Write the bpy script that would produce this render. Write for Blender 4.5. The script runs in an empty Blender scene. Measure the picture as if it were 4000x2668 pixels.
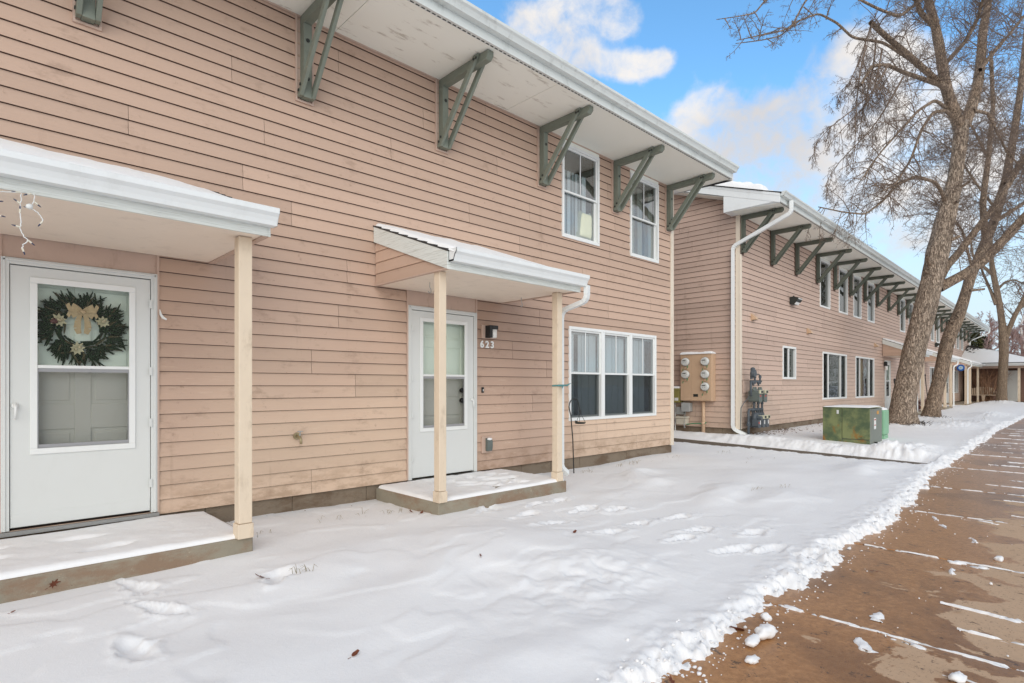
import bpy, bmesh, math, random
import numpy as np
from mathutils import Vector, Matrix
random.seed(7)
RNG = np.random.default_rng(11)
SC = bpy.context.scene
COL = SC.collection
PI = math.pi

# ------------------------------------------------------------------ camera, sky, sun, exposure
cam_d = bpy.data.cameras.new('camera'); cam = bpy.data.objects.new('camera', cam_d); COL.objects.link(cam)
YAW = math.radians(46)                       # optical axis, measured from the facade direction (+X) towards the wall (+Y)
cam.location = (0, 0, 0)
cam.rotation_euler = (math.radians(90), 0, YAW - PI / 2)
cam_d.sensor_width = 36; cam_d.lens = 36 * 2220 / 4000
cam_d.shift_y = (1507 - 1334) / 4000
cam_d.clip_start = 0.05; cam_d.clip_end = 3000
SC.camera = cam

SUN_DIR = Vector((-0.66, -0.72, 0.40)).normalized()
sun_el = math.asin(SUN_DIR.z); sun_rot = math.atan2(SUN_DIR.x, SUN_DIR.y)
sd = bpy.data.lights.new('sun', 'SUN'); sd.energy = 1.75; sd.angle = math.radians(60); sd.color = (1, 0.94, 0.86)
so = bpy.data.objects.new('sun', sd); COL.objects.link(so)
so.rotation_euler = SUN_DIR.to_track_quat('Z', 'Y').to_euler()

vs = SC.view_settings
SC.display_settings.display_device = 'sRGB'
vs.view_transform = 'Standard'; vs.look = 'None'; vs.gamma = 1; vs.exposure = 0.06
try: vs.use_curve_mapping = False
except Exception: pass
SC.cycles.use_denoising = True
SC.cycles.max_bounces = 7; SC.cycles.transparent_max_bounces = 12
SC.cycles.caustics_reflective = False; SC.cycles.caustics_refractive = False

F_PX, CX_PX, HV_PX = 2220, 2000, 1507
CA, SA = math.cos(YAW), math.sin(YAW)
def ray(u, v):
    t = (u - CX_PX) / F_PX
    return Vector((CA + t * SA, SA - t * CA, -(v - HV_PX) / F_PX))
def at(u, v, depth):                         # a measured direction at a distance in metres
    return ray(u, v) * depth

def N(nt, kind, **kw):
    n = nt.nodes.new('ShaderNode' + kind)
    for k, v in kw.items():
        if k.startswith('i_'):
            key = k[2:]
            key = int(key) if key.isdigit() else key.replace('_', ' ')
            s = n.inputs[key]
            if isinstance(v, bpy.types.NodeSocket): nt.links.new(v, s)
            else: s.default_value = v
        else: setattr(n, k, v)
    return n
def math_n(nt, op, a, b=None, c=None, clamp=False):
    n = nt.nodes.new('ShaderNodeMath'); n.operation = op; n.use_clamp = clamp
    for i, v in enumerate((a, b, c)):
        if v is None: continue
        if isinstance(v, bpy.types.NodeSocket): nt.links.new(v, n.inputs[i])
        else: n.inputs[i].default_value = v
    return n.outputs[0]
def smooth(nt, v, lo, hi, a=0.0, b=1.0):
    n = nt.nodes.new('ShaderNodeMapRange'); n.interpolation_type = 'SMOOTHSTEP'
    nt.links.new(v, n.inputs[0])
    for i, x in zip((1, 2, 3, 4), (lo, hi, a, b)): n.inputs[i].default_value = x
    return n.outputs[0]
def mixc(nt, fac, a, b, mode='MIX'):
    n = nt.nodes.new('ShaderNodeMix'); n.data_type = 'RGBA'; n.blend_type = mode
    for s, v in ((n.inputs[0], fac), (n.inputs[6], a), (n.inputs[7], b)):
        if isinstance(v, bpy.types.NodeSocket): nt.links.new(v, s)
        elif isinstance(v, (int, float)): s.default_value = v
        else: s.default_value = (v[0], v[1], v[2], 1)
    return n.outputs[2]
def noise(nt, vec, scale, detail=4, rough=0.55, dim='3D', dist=0.0):
    n = nt.nodes.new('ShaderNodeTexNoise'); n.noise_dimensions = dim
    if vec is not None: nt.links.new(vec, n.inputs['Vector'])
    n.inputs['Scale'].default_value = scale; n.inputs['Detail'].default_value = detail
    n.inputs['Roughness'].default_value = rough; n.inputs['Distortion'].default_value = dist
    return n.outputs[0]
def scaled(nt, vec, sx, sy, sz, loc=None):
    n = nt.nodes.new('ShaderNodeMapping'); nt.links.new(vec, n.inputs[0])
    n.inputs['Scale'].default_value = (sx, sy, sz)
    if loc is not None: nt.links.new(loc, n.inputs['Location'])
    return n.outputs[0]

# sky
W = bpy.data.worlds.new('World'); SC.world = W; W.use_nodes = True
nt = W.node_tree; nt.nodes.clear()
sky = N(nt, 'TexSky', sky_type='NISHITA', sun_disc=False, sun_elevation=sun_el, sun_rotation=sun_rot,
        air_density=1.0, dust_density=0.6, ozone_density=1.6)
geo = N(nt, 'TexCoord')
dirn = geo.outputs['Generated']
vm = N(nt, 'VectorMath', operation='NORMALIZE', i_0=dirn); dn = vm.outputs[0]
sep = N(nt, 'SeparateXYZ', i_0=dn)
wob = math_n(nt, 'ADD', math_n(nt, 'MULTIPLY', noise(nt, dn, 8.0, 8, 0.58, dist=0.2), 0.62), math_n(nt, 'MULTIPLY', noise(nt, dn, 24.0, 7, 0.6, dist=0.3), 0.38))
wob2 = noise(nt, dn, 2.1, 5, 0.55)
def blob(u, v, rad, squash=1.0):
    d = ray(u, v).normalized()
    s = N(nt, 'VectorMath', operation='SUBTRACT', i_0=dn, i_1=tuple(d))
    sc_ = N(nt, 'VectorMath', operation='MULTIPLY', i_0=s.outputs[0], i_1=(1, 1, squash))
    ln = N(nt, 'VectorMath', operation='LENGTH', i_0=sc_.outputs[0])
    return math_n(nt, 'SUBTRACT', 1.0, math_n(nt, 'DIVIDE', ln.outputs['Value'], rad))
blobs = [(2060, 110, .060, 1), (2160, 165, .060, 1.2), (2270, 215, .058, 1.4), (2390, 250, .055, 1.6), (2500, 262, .055, 1.6), (2585, 240, .036, 1.2), (2230, 5, .065, 1.3), (2340, 30, .060, 1.2), (2440, 70, .050, 1), (2400, 105, .03, 1),
         (2760, 440, .075, 1), (2860, 560, .13, 1), (2700, 540, .085, 1.2), (3050, 640, .14, 1), (3130, 560, .09, 1), (3260, 700, .16, 1),
         (3330, 500, .15, 1), (3420, 330, .12, 1), (3480, 620, .18, 1), (2900, 720, .14, 1.3), (3050, 790, .14, 1.3), (3700, 500, .12, 1), (3650, 780, .16, 1.3)]
acc = None
for b in blobs:
    v = math_n(nt, 'MAXIMUM', blob(*b), 0.0)
    v = math_n(nt, 'MULTIPLY', v, v)
    acc = v if acc is None else math_n(nt, 'ADD', acc, v)
acc = math_n(nt, 'MINIMUM', math_n(nt, 'POWER', acc, 0.5), 0.66)
cl = math_n(nt, 'ADD', acc, math_n(nt, 'MULTIPLY', math_n(nt, 'SUBTRACT', wob, 0.5), 1.9))
cl1 = smooth(nt, cl, 0.26, 0.80)
# clouds elsewhere: unseen broken cover, added outside the view to neutralise the blue light
axis = Vector((CA, SA, 0.34)).normalized()
dotn = N(nt, 'VectorMath', operation='DOT_PRODUCT', i_0=dn, i_1=tuple(axis)).outputs['Value']
away = smooth(nt, dotn, 0.80, 0.55)
cl2 = math_n(nt, 'MULTIPLY', smooth(nt, math_n(nt, 'ADD', math_n(nt, 'MULTIPLY', wob2, 0.7), math_n(nt, 'MULTIPLY', wob, 0.35)), 0.42, 0.58), away)
cloud = math_n(nt, 'MAXIMUM', cl1, cl2)
hz = smooth(nt, sep.outputs[2], 0.46, 0.06, 0.0, 0.93)
shade = noise(nt, dn, 5.0, 4, 0.5)
ccol = mixc(nt, smooth(nt, shade, 0.35, 0.65), (6.9, 6.65, 6.6), (9.1, 8.8, 8.55))
skyc = mixc(nt, 1.0, sky.outputs[0], (1.62, 2.40, 2.70), 'MULTIPLY')
skyc = mixc(nt, hz, skyc, (7.0, 8.3, 9.3))
final = mixc(nt, cloud, skyc, ccol)
bg = N(nt, 'Background', i_Color=final, i_Strength=0.10)
out = N(nt, 'OutputWorld'); nt.links.new(bg.outputs[0], out.inputs[0])

# ------------------------------------------------------------------ mesh and object helpers
class MB:
    def __init__(s): s.v = []; s.f = []; s.m = []
    def quad(s, a, b, c, d, m=0):
        i = len(s.v); s.v += [tuple(a), tuple(b), tuple(c), tuple(d)]; s.f.append((i, i + 1, i + 2, i + 3)); s.m.append(m)
    def face(s, pts, m=0):
        i = len(s.v); s.v += [tuple(p) for p in pts]; s.f.append(tuple(range(i, i + len(pts)))); s.m.append(m)
    def hexa(s, p, m=0):        # 8 points: bottom 0..3, top 4..7
        i = len(s.v); s.v += [tuple(q) for q in p]
        for f in ((3, 2, 1, 0), (4, 5, 6, 7), (0, 1, 5, 4), (1, 2, 6, 5), (2, 3, 7, 6), (3, 0, 4, 7)):
            s.f.append(tuple(i + k for k in f)); s.m.append(m)
        return s
    def box(s, x0, x1, y0, y1, z0, z1, m=0):
        return s.hexa([(x0, y0, z0), (x1, y0, z0), (x1, y1, z0), (x0, y1, z0), (x0, y0, z1), (x1, y0, z1), (x1, y1, z1), (x0, y1, z1)], m)
    def prism(s, poly, axis, a, b, m=0):   # poly in the two other axes, extruded along axis from a to b
        n = len(poly); i = len(s.v)
        def P(p, t):
            return (t, p[0], p[1]) if axis == 0 else ((p[0], t, p[1]) if axis == 1 else (p[0], p[1], t))
        s.v += [P(p, a) for p in poly] + [P(p, b) for p in poly]
        s.f.append(tuple(range(i + n - 1, i - 1, -1))); s.f.append(tuple(range(i + n, i + 2 * n))); s.m += [m, m]
        for k in range(n):
            k2 = (k + 1) % n; s.f.append((i + k, i + k2, i + n + k2, i + n + k)); s.m.append(m)
        return s
    def tube(s, pts, r, n=8, m=0, cap=True):
        pts = [Vector(p) for p in pts]; K = len(pts)
        rr = r if hasattr(r, '__len__') else [r] * K
        i0 = len(s.v); up = None
        for k, p in enumerate(pts):
            t = (pts[min(k + 1, K - 1)] - pts[max(k - 1, 0)]).normalized()
            if up is None:
                up = Vector((0, 0, 1)) if abs(t.z) < 0.9 else Vector((1, 0, 0))
            x = (up - t * up.dot(t)).normalized(); y = t.cross(x); up = x
            for j in range(n):
                a = 2 * PI * j / n
                s.v.append(tuple(p + (x * math.cos(a) + y * math.sin(a)) * rr[k]))
        for k in range(K - 1):
            for j in range(n):
                j2 = (j + 1) % n
                s.f.append((i0 + k * n + j, i0 + k * n + j2, i0 + (k + 1) * n + j2, i0 + (k + 1) * n + j)); s.m.append(m)
        if cap:
            s.f.append(tuple(i0 + j for j in range(n - 1, -1, -1))); s.f.append(tuple(i0 + (K - 1) * n + j for j in range(n))); s.m += [m, m]
        return s
    def beam(s, a, b, w, h, up=(0, 0, 1), m=0):   # rectangular bar from a to b
        a = Vector(a); b = Vector(b); t = (b - a).normalized(); up = Vector(up)
        x = t.cross(up).normalized() * (w / 2); y = x.cross(t).normalized() * (h / 2)
        return s.hexa([a - x - y, a + x - y, b + x - y, b - x - y, a - x + y, a + x + y, b + x + y, b - x + y], m)
    def lathe(s, prof, origin=(0, 0, 0), axis='z', n=16, m=0):
        o = Vector(origin); i0 = len(s.v); K = len(prof)
        for r, h in prof:
            for j in range(n):
                a = 2 * PI * j / n; c, d = r * math.cos(a), r * math.sin(a)
                q = (c, d, h) if axis == 'z' else ((h, c, d) if axis == 'x' else (c, h, d))
                s.v.append(tuple(o + Vector(q)))
        for k in range(K - 1):
            for j in range(n):
                j2 = (j + 1) % n
                s.f.append((i0 + k * n + j, i0 + k * n + j2, i0 + (k + 1) * n + j2, i0 + (k + 1) * n + j)); s.m.append(m)
        s.f.append(tuple(i0 + j for j in range(n))); s.f.append(tuple(i0 + (K - 1) * n + j for j in range(n))); s.m += [m, m]
        return s
    def blob(s, c, r, seed=0, sub=1, m=0, sq=(1, 1, 1), rough=0.25):
        bm = bmesh.new(); bmesh.ops.create_icosphere(bm, subdivisions=sub, radius=1)
        rg = random.Random(seed); i = len(s.v)
        for v in bm.verts:
            k = r * (1 + rg.uniform(-rough, rough))
            s.v.append((c[0] + v.co.x * k * sq[0], c[1] + v.co.y * k * sq[1], c[2] + v.co.z * k * sq[2]))
        for f in bm.faces: s.f.append(tuple(i + v.index for v in f.verts)); s.m.append(m)
        bm.free(); return s
    def mesh(s, name, mats, smooth_=False):
        me = bpy.data.meshes.new(name); me.from_pydata(s.v, [], s.f)
        for m in (mats if isinstance(mats, (list, tuple)) else [mats]): me.materials.append(m)
        if any(s.m): me.polygons.foreach_set('material_index', s.m)
        bm = bmesh.new(); bm.from_mesh(me); bmesh.ops.recalc_face_normals(bm, faces=bm.faces); bm.to_mesh(me); bm.free()
        if smooth_: me.polygons.foreach_set('use_smooth', [True] * len(me.polygons))
        me.update(); return me
    def build(s, name, mats, parent=None, loc=(0, 0, 0), smooth_=False, bevel=0):
        return link(name, s.mesh(name, mats, smooth_), parent, loc, bevel)
def link(name, me, parent=None, loc=(0, 0, 0), bevel=0):
    o = bpy.data.objects.new(name, me); COL.objects.link(o); o.location = loc
    if parent is not None: o.parent = parent
    if bevel:
        b = o.modifiers.new('bevel', 'BEVEL'); b.width = bevel; b.segments = 2; b.limit_method = 'ANGLE'; b.angle_limit = math.radians(40)
    return o
def tag(o, label=None, cat=None, group=None, kind=None):
    if label: o['label'] = label
    if cat: o['category'] = cat
    if group: o['group'] = group
    if kind: o['kind'] = kind
    return o
def empty(name, loc=(0, 0, 0), rz=0, parent=None):
    o = bpy.data.objects.new(name, None); COL.objects.link(o); o.location = loc; o.rotation_euler = (0, 0, rz)
    o.empty_display_size = 0.2
    if parent is not None: o.parent = parent
    return o
def thing(name, label, cat, loc=(0, 0, 0), rz=0, group=None):
    return tag(empty(name, loc, rz), label, cat, group)
def copy_tree(o, parent=None, loc=None):
    c = o.copy(); COL.objects.link(c)
    if parent is not None: c.parent = parent
    if loc is not None: c.location = loc
    for ch in list(o.children): copy_tree(ch, c)
    return c
# numpy value noise
_T = RNG.random((512, 512))
def vnoise(x, y):
    x = np.asarray(x, float); y = np.asarray(y, float)
    xi = np.floor(x).astype(int); yi = np.floor(y).astype(int); fx = x - xi; fy = y - yi
    fx = fx * fx * fx * (fx * (fx * 6 - 15) + 10); fy = fy * fy * fy * (fy * (fy * 6 - 15) + 10)
    a = _T[xi % 512, yi % 512]; b = _T[(xi + 1) % 512, yi % 512]; c = _T[xi % 512, (yi + 1) % 512]; d = _T[(xi + 1) % 512, (yi + 1) % 512]
    return (a * (1 - fx) + b * fx) * (1 - fy) + (c * (1 - fx) + d * fx) * fy
def fbm(x, y, oct=4, gain=0.5):
    s = 0; a = 1; t = 0
    for k in range(oct):
        s = s + a * vnoise(x * 2 ** k + 17.3 * k, y * 2 ** k + 5.1 * k); t += a; a *= gain
    return s / t
def sst(a, b, x):
    t = np.clip((np.asarray(x, float) - a) / (b - a), 0, 1); return t * t * (3 - 2 * t)
def grid_mesh(name, X, Y, Z, mat, parent=None, kind=None, smooth_=True, wrap=False):
    ny, nx = X.shape
    me = bpy.data.meshes.new(name)
    co = np.stack([X, Y, Z], -1).reshape(-1, 3)
    idx = np.arange(nx * ny).reshape(ny, nx)
    q = np.stack([idx[:-1, :-1], idx[:-1, 1:], idx[1:, 1:], idx[1:, :-1]], -1).reshape(-1, 4)
    me.vertices.add(len(co)); me.vertices.foreach_set('co', co.ravel())
    me.loops.add(q.size); me.loops.foreach_set('vertex_index', q.ravel())
    me.polygons.add(len(q)); me.polygons.foreach_set('loop_start', np.arange(0, q.size, 4)); me.polygons.foreach_set('loop_total', np.full(len(q), 4))
    me.materials.append(mat); me.update(calc_edges=True)
    if smooth_: me.polygons.foreach_set('use_smooth', np.ones(len(q), bool))
    o = link(name, me, parent)
    if kind: o['kind'] = kind
    return o
def snow_cover(name, x0, x1, y0, y1, base, thick, mat, parent, nx=60, ny=24, edge=0.04, seed=0.0, amp=0.35, cut=None):
    """a snow layer on the surface z = base(x, y), rounded down to it at every edge"""
    tx = np.linspace(0, 1, nx); ty = np.linspace(0, 1, ny)
    tx = 0.5 - 0.5 * np.cos(PI * tx) * (0.35) - 0.5 * (1 - 2 * tx) * 0.65; ty = 0.5 - 0.5 * np.cos(PI * ty) * 0.35 - 0.5 * (1 - 2 * ty) * 0.65
    X, Y = np.meshgrid(x0 + (x1 - x0) * (tx - tx[0]) / (tx[-1] - tx[0]), y0 + (y1 - y0) * (ty - ty[0]) / (ty[-1] - ty[0]))
    d = np.minimum(np.minimum(X - x0, x1 - X), np.minimum(Y - y0, y1 - Y))
    e = np.sqrt(np.clip(1 - (1 - np.clip(d / edge, 0, 1)) ** 2, 0, 1))
    n = fbm(X * 6 + seed, Y * 6 + seed * 1.7, 4)
    h = thick * (1 - amp + 2 * amp * n) * e
    if cut is not None: h = h * cut(X, Y, n)
    Z = base(X, Y) - 0.006 + h
    return grid_mesh(name, X, Y, Z, mat, parent)
# ------------------------------------------------------------------ materials
def new_mat(name):
    m = bpy.data.materials.new(name); m.use_nodes = True
    return m, m.node_tree, m.node_tree.nodes['Principled BSDF']
def bump(nt, b, h, strength, dist=0.01):
    n = N(nt, 'Bump', i_Height=h, i_Strength=strength, i_Distance=dist); nt.links.new(n.outputs[0], b.inputs['Normal'])
def wpos(nt): return N(nt, 'NewGeometry').outputs['Position']
def simple(name, col, rough=0.6, var=0.08, scale=6, bmp=0.0, bscale=60, metallic=0.0, dirt=0.0, dirtcol=(0.12, 0.1, 0.07), spec=0.4):
    m, nt, b = new_mat(name); p = wpos(nt)
    n = noise(nt, p, scale, 5)
    c = mixc(nt, n, tuple(x * (1 - var) for x in col), tuple(min(1, x * (1 + var)) for x in col))
    if dirt:
        d = noise(nt, scaled(nt, p, 3, 3, 1.2), 2.4, 8, 0.68)
        c = mixc(nt, math_n(nt, 'MULTIPLY', smooth(nt, d, 0.52, 0.72), dirt), c, dirtcol)
    nt.links.new(c, b.inputs['Base Color'])
    b.inputs['Roughness'].default_value = rough; b.inputs['Metallic'].default_value = metallic
    b.inputs['Specular IOR Level'].default_value = spec
    if bmp: bump(nt, b, noise(nt, p, bscale, 4), bmp, 0.006)
    return m
def wood_grain(nt, p, off=None, k=1.0):
    return noise(nt, scaled(nt, p, 2.2 * k, 2.2 * k, 55 * k, off), 3.0, 4, 0.6, dist=0.6)

def siding(name, pink, peach, sel):
    """painted hardboard lap siding, sun-bleached where nothing shelters it"""
    m, nt, b = new_mat(name); tc = N(nt, 'TexCoord'); p = tc.outputs['Object']
    oi = N(nt, 'ObjectInfo'); rnd = oi.outputs['Random']
    sp = N(nt, 'SeparateXYZ', i_0=p)
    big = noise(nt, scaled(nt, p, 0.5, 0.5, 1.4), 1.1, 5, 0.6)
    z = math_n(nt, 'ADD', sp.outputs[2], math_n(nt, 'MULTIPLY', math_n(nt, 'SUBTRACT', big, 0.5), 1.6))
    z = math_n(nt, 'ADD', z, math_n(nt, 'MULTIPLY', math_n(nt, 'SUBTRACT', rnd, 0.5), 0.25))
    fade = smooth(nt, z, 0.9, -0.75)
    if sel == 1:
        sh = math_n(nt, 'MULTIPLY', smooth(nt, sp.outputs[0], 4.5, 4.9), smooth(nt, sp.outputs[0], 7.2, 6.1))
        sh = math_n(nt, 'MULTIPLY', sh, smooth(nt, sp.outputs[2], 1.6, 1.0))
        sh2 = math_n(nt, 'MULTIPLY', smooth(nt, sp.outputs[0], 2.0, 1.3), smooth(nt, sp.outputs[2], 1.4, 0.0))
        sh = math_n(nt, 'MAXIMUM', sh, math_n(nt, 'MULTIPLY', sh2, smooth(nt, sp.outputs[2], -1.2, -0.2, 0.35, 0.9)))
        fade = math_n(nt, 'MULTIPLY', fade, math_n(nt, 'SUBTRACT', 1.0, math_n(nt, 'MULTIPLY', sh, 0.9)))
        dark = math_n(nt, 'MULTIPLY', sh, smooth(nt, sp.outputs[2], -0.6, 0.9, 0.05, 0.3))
    else:
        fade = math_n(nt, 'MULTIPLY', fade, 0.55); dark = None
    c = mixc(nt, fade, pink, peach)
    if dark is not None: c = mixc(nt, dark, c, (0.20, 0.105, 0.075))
    off = N(nt, 'CombineXYZ', i_0=math_n(nt, 'MULTIPLY', rnd, 37.0), i_1=math_n(nt, 'MULTIPLY', rnd, 11.0), i_2=math_n(nt, 'MULTIPLY', rnd, 5.0)).outputs[0]
    g = wood_grain(nt, p, off)
    fine = noise(nt, scaled(nt, p, 1.2, 1.2, 30, off), 2.0, 6, 0.7)
    tone = math_n(nt, 'ADD', math_n(nt, 'MULTIPLY', rnd, 0.15), math_n(nt, 'MULTIPLY', fine, 0.10))
    tone = math_n(nt, 'ADD', tone, 0.88)
    c = mixc(nt, 1.0, c, N(nt, 'CombineColor', i_0=tone, i_1=tone, i_2=tone).outputs[0], 'MULTIPLY')
    # blotchy grime and rubbed spots
    st = noise(nt, scaled(nt, p, 1.6, 1.6, 3.0), 1.7, 8, 0.7)
    c = mixc(nt, math_n(nt, 'MULTIPLY', smooth(nt, st, 0.54, 0.72), 0.36), c, (0.20, 0.125, 0.085))
    st2 = noise(nt, scaled(nt, p, 5, 5, 5.5, off), 2.3, 5, 0.7)
    c = mixc(nt, math_n(nt, 'MULTIPLY', smooth(nt, st2, 0.63, 0.73), 0.30), c, (0.16, 0.09, 0.06))
    # drip streaks, splash dirt at the foot, chalky rubbed patches
    dr = noise(nt, scaled(nt, p, 7.5, 7.5, 0.35), 1.0, 5, 0.6)
    c = mixc(nt, math_n(nt, 'MULTIPLY', smooth(nt, dr, 0.60, 0.76), 0.22), c, (0.24, 0.15, 0.10))
    foot = math_n(nt, 'MULTIPLY', smooth(nt, sp.outputs[2], -0.72, -1.1), smooth(nt, noise(nt, scaled(nt, p, 2.2, 2.2, 5), 1.6, 7, 0.7), 0.40, 0.64))
    c = mixc(nt, math_n(nt, 'MULTIPLY', foot, 0.5), c, (0.27, 0.165, 0.095))
    ch = noise(nt, scaled(nt, p, 1.3, 1.3, 9, off), 2.6, 6, 0.72)
    c = mixc(nt, math_n(nt, 'MULTIPLY', smooth(nt, ch, 0.58, 0.70), smooth(nt, sp.outputs[2], 0.7, -0.5, 0.06, 0.40)), c, (0.72, 0.57, 0.43))
    nt.links.new(c, b.inputs['Base Color']); b.inputs['Roughness'].default_value = 0.62; b.inputs['Specular IOR Level'].default_value = 0.25
    bump(nt, b, g, 0.22, 0.004)
    return m
MAT = {}
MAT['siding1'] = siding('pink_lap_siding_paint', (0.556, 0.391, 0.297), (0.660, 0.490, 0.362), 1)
MAT['siding2'] = siding('tan_lap_siding_paint', (0.566, 0.414, 0.336), (0.616, 0.470, 0.370), 2)
MAT['siding_edge'] = simple('siding_raw_edge_shade', (0.115, 0.068, 0.050), 0.9, 0.3, 30)  # raw board edge, darkened so the lap shadow lines are partly painted in
MAT['siding_dark'] = siding('brown_lap_siding_paint', (0.24, 0.145, 0.11), (0.25, 0.15, 0.115), 2)
MAT['pink_trim'] = simple('pink_trim_paint', (0.56, 0.41, 0.33), 0.6, 0.08, 8, 0.1, 80, dirt=0.35, dirtcol=(0.2, 0.12, 0.085))
MAT['cream'] = simple('cream_post_paint', (0.74, 0.61, 0.46), 0.5, 0.06, 7, 0.12, 60, dirt=0.42, dirtcol=(0.36, 0.26, 0.17))
MAT['cream_trim'] = simple('cream_corner_paint', (0.74, 0.64, 0.52), 0.5, 0.06, 7, 0.1, 60, dirt=0.25, dirtcol=(0.33, 0.24, 0.15))
MAT['porch_ceiling'] = simple('porch_ceiling_paint', (0.88, 0.765, 0.645), 0.6, 0.05, 4, 0.06, 40, dirt=0.15, dirtcol=(0.3, 0.22, 0.16))
MAT['white'] = simple('white_aluminium_paint', (0.80, 0.82, 0.81), 0.38, 0.03, 5, 0.0, dirt=0.14, dirtcol=(0.42, 0.42, 0.38))
MAT['eave_white'] = simple('weathered_white_aluminium', (0.66, 0.685, 0.66), 0.45, 0.05, 5, 0.0, dirt=0.40, dirtcol=(0.30, 0.31, 0.28))
MAT['fascia'] = None
MAT['vinyl'] = simple('white_vinyl', (0.82, 0.83, 0.81), 0.35, 0.02, 5, dirt=0.08, dirtcol=(0.4, 0.4, 0.36))
MAT['door'] = simple('white_door_enamel', (0.70, 0.712, 0.688), 0.35, 0.02, 3, dirt=0.06, dirtcol=(0.45, 0.45, 0.40))
MAT['inner_door'] = simple('inner_door_paint', (0.86, 0.87, 0.81), 0.5, 0.03, 3)
MAT['frame_grey'] = simple('grey_screen_frame', (0.33, 0.33, 0.34), 0.4, 0.04, 5)
MAT['dark'] = simple('dark_gap', (0.012, 0.011, 0.010), 0.9, 0.2, 10)
MAT['room'] = simple('room_wall_paint', (0.22, 0.23, 0.21), 0.9, 0.1, 2)
MAT['black'] = simple('black_metal', (0.018, 0.018, 0.018), 0.45, 0.2, 20)
MAT['bolt'] = simple('bolt_iron', (0.03, 0.034, 0.03), 0.5, 0.2, 20)
MAT['shingle'] = simple('dark_shingles', (0.045, 0.042, 0.040), 0.9, 0.35, 40, 0.5, 150)
MAT['curtain'] = simple('white_curtain', (0.86, 0.89, 0.89), 0.8, 0.03, 5)
MAT['curtain_grey'] = simple('striped_curtain_cloth', (0.55, 0.60, 0.60), 0.8, 0.1, 5)
MAT['curtain_beige'] = simple('beige_curtain_cloth', (0.50, 0.47, 0.40), 0.8, 0.06, 5)
MAT['curtain_brown'] = simple('brown_curtain_cloth', (0.22, 0.17, 0.13), 0.8, 0.06, 5)
MAT['curtain_green'] = simple('green_curtain_cloth', (0.36, 0.40, 0.22), 0.8, 0.06, 5)
MAT['pillow'] = simple('cream_pillow_cloth', (0.72, 0.74, 0.58), 0.9, 0.05, 8, 0.3, 20)
MAT['brass'] = simple('tarnished_brass', (0.40, 0.33, 0.20), 0.45, 0.2, 30, metallic=0.6)
MAT['burlap'] = simple('gold_burlap', (0.50, 0.345, 0.215), 0.75, 0.25, 40, 0.4, 200)
MAT['gold'] = simple('pale_gold_leaf', (0.46, 0.38, 0.26), 0.45, 0.2, 30, metallic=0.3)
MAT['cone'] = simple('dark_red_berry', (0.09, 0.02, 0.02), 0.5, 0.3, 40)
MAT['needle'] = simple('fir_needles', (0.018, 0.032, 0.015), 0.8, 0.6, 22, spec=0.1)
MAT['needle_brown'] = simple('browning_fir_needles', (0.07, 0.055, 0.026), 0.8, 0.4, 30)
MAT['wire_white'] = simple('white_cord', (0.75, 0.76, 0.74), 0.5, 0.04, 10)
MAT['bulb'] = simple('blue_mini_bulb', (0.02, 0.035, 0.09), 0.2, 0.1, 10, spec=0.6)
MAT['socket'] = simple('cream_socket', (0.70, 0.66, 0.55), 0.5, 0.04, 10)
MAT['cab_tan'] = simple('tan_cabinet_enamel', (0.62, 0.43, 0.285), 0.45, 0.06, 4, dirt=0.2, dirtcol=(0.30, 0.19, 0.11))
MAT['meter_white'] = simple('meter_plastic', (0.66, 0.67, 0.64), 0.3, 0.05, 20)
MAT['meter_rim'] = simple('meter_rim_steel', (0.36, 0.36, 0.35), 0.35, 0.1, 20, metallic=0.7)
MAT['olive'] = simple('olive_plastic', (0.27, 0.24, 0.075), 0.5, 0.08, 6, dirt=0.2)
MAT['util_grey'] = simple('grey_plastic', (0.40, 0.41, 0.40), 0.5, 0.06, 6)
MAT['util_beige'] = simple('beige_plastic', (0.62, 0.57, 0.47), 0.5, 0.05, 6)
MAT['green_wire'] = simple('green_wire', (0.02, 0.22, 0.10), 0.4, 0.1, 10)
MAT['gas_blue'] = simple('blue_grey_gas_paint', (0.085, 0.100, 0.115), 0.45, 0.12, 10, dirt=0.15)
MAT['gas_green'] = simple('green_grey_gas_paint', (0.135, 0.158, 0.146), 0.45, 0.12, 10, dirt=0.15)
MAT['index'] = simple('index_glass', (0.60, 0.58, 0.42), 0.3, 0.08, 20)
MAT['label_white'] = simple('white_sticker', (0.78, 0.77, 0.74), 0.5, 0.03, 20)
MAT['label_red'] = simple('red_print', (0.45, 0.08, 0.06), 0.5, 0.05, 20)
MAT['label_orange'] = simple('orange_sticker', (0.62, 0.30, 0.05), 0.5, 0.05, 20)
MAT['pedestal'] = simple('light_green_plastic', (0.24, 0.46, 0.29), 0.5, 0.05, 4)
MAT['frost'] = simple('frosted_glass_shade', (0.78, 0.78, 0.76), 0.3, 0.02, 10)
MAT['leaf'] = simple('oak_leaf', (0.155, 0.045, 0.020), 0.7, 0.4, 40)
MAT['litter'] = simple('dry_leaf_litter', (0.17, 0.085, 0.04), 0.8, 0.6, 25)
MAT['stalk'] = simple('dry_grass_stalk', (0.30, 0.25, 0.15), 0.8, 0.3, 20)
MAT['bench'] = simple('tan_plastic', (0.50, 0.38, 0.27), 0.5, 0.05, 6)
MAT['blue_glaze'] = simple('blue_glaze', (0.015, 0.09, 0.34), 0.2, 0.2, 12)
MAT['pale_glaze'] = simple('pale_blue_glaze', (0.35, 0.50, 0.62), 0.2, 0.1, 12)
MAT['red_stem'] = simple('red_brown_stems', (0.115, 0.035, 0.030), 0.8, 0.4, 20)
MAT['tan_stem'] = simple('tan_stems', (0.36, 0.21, 0.13), 0.8, 0.3, 20)
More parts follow.
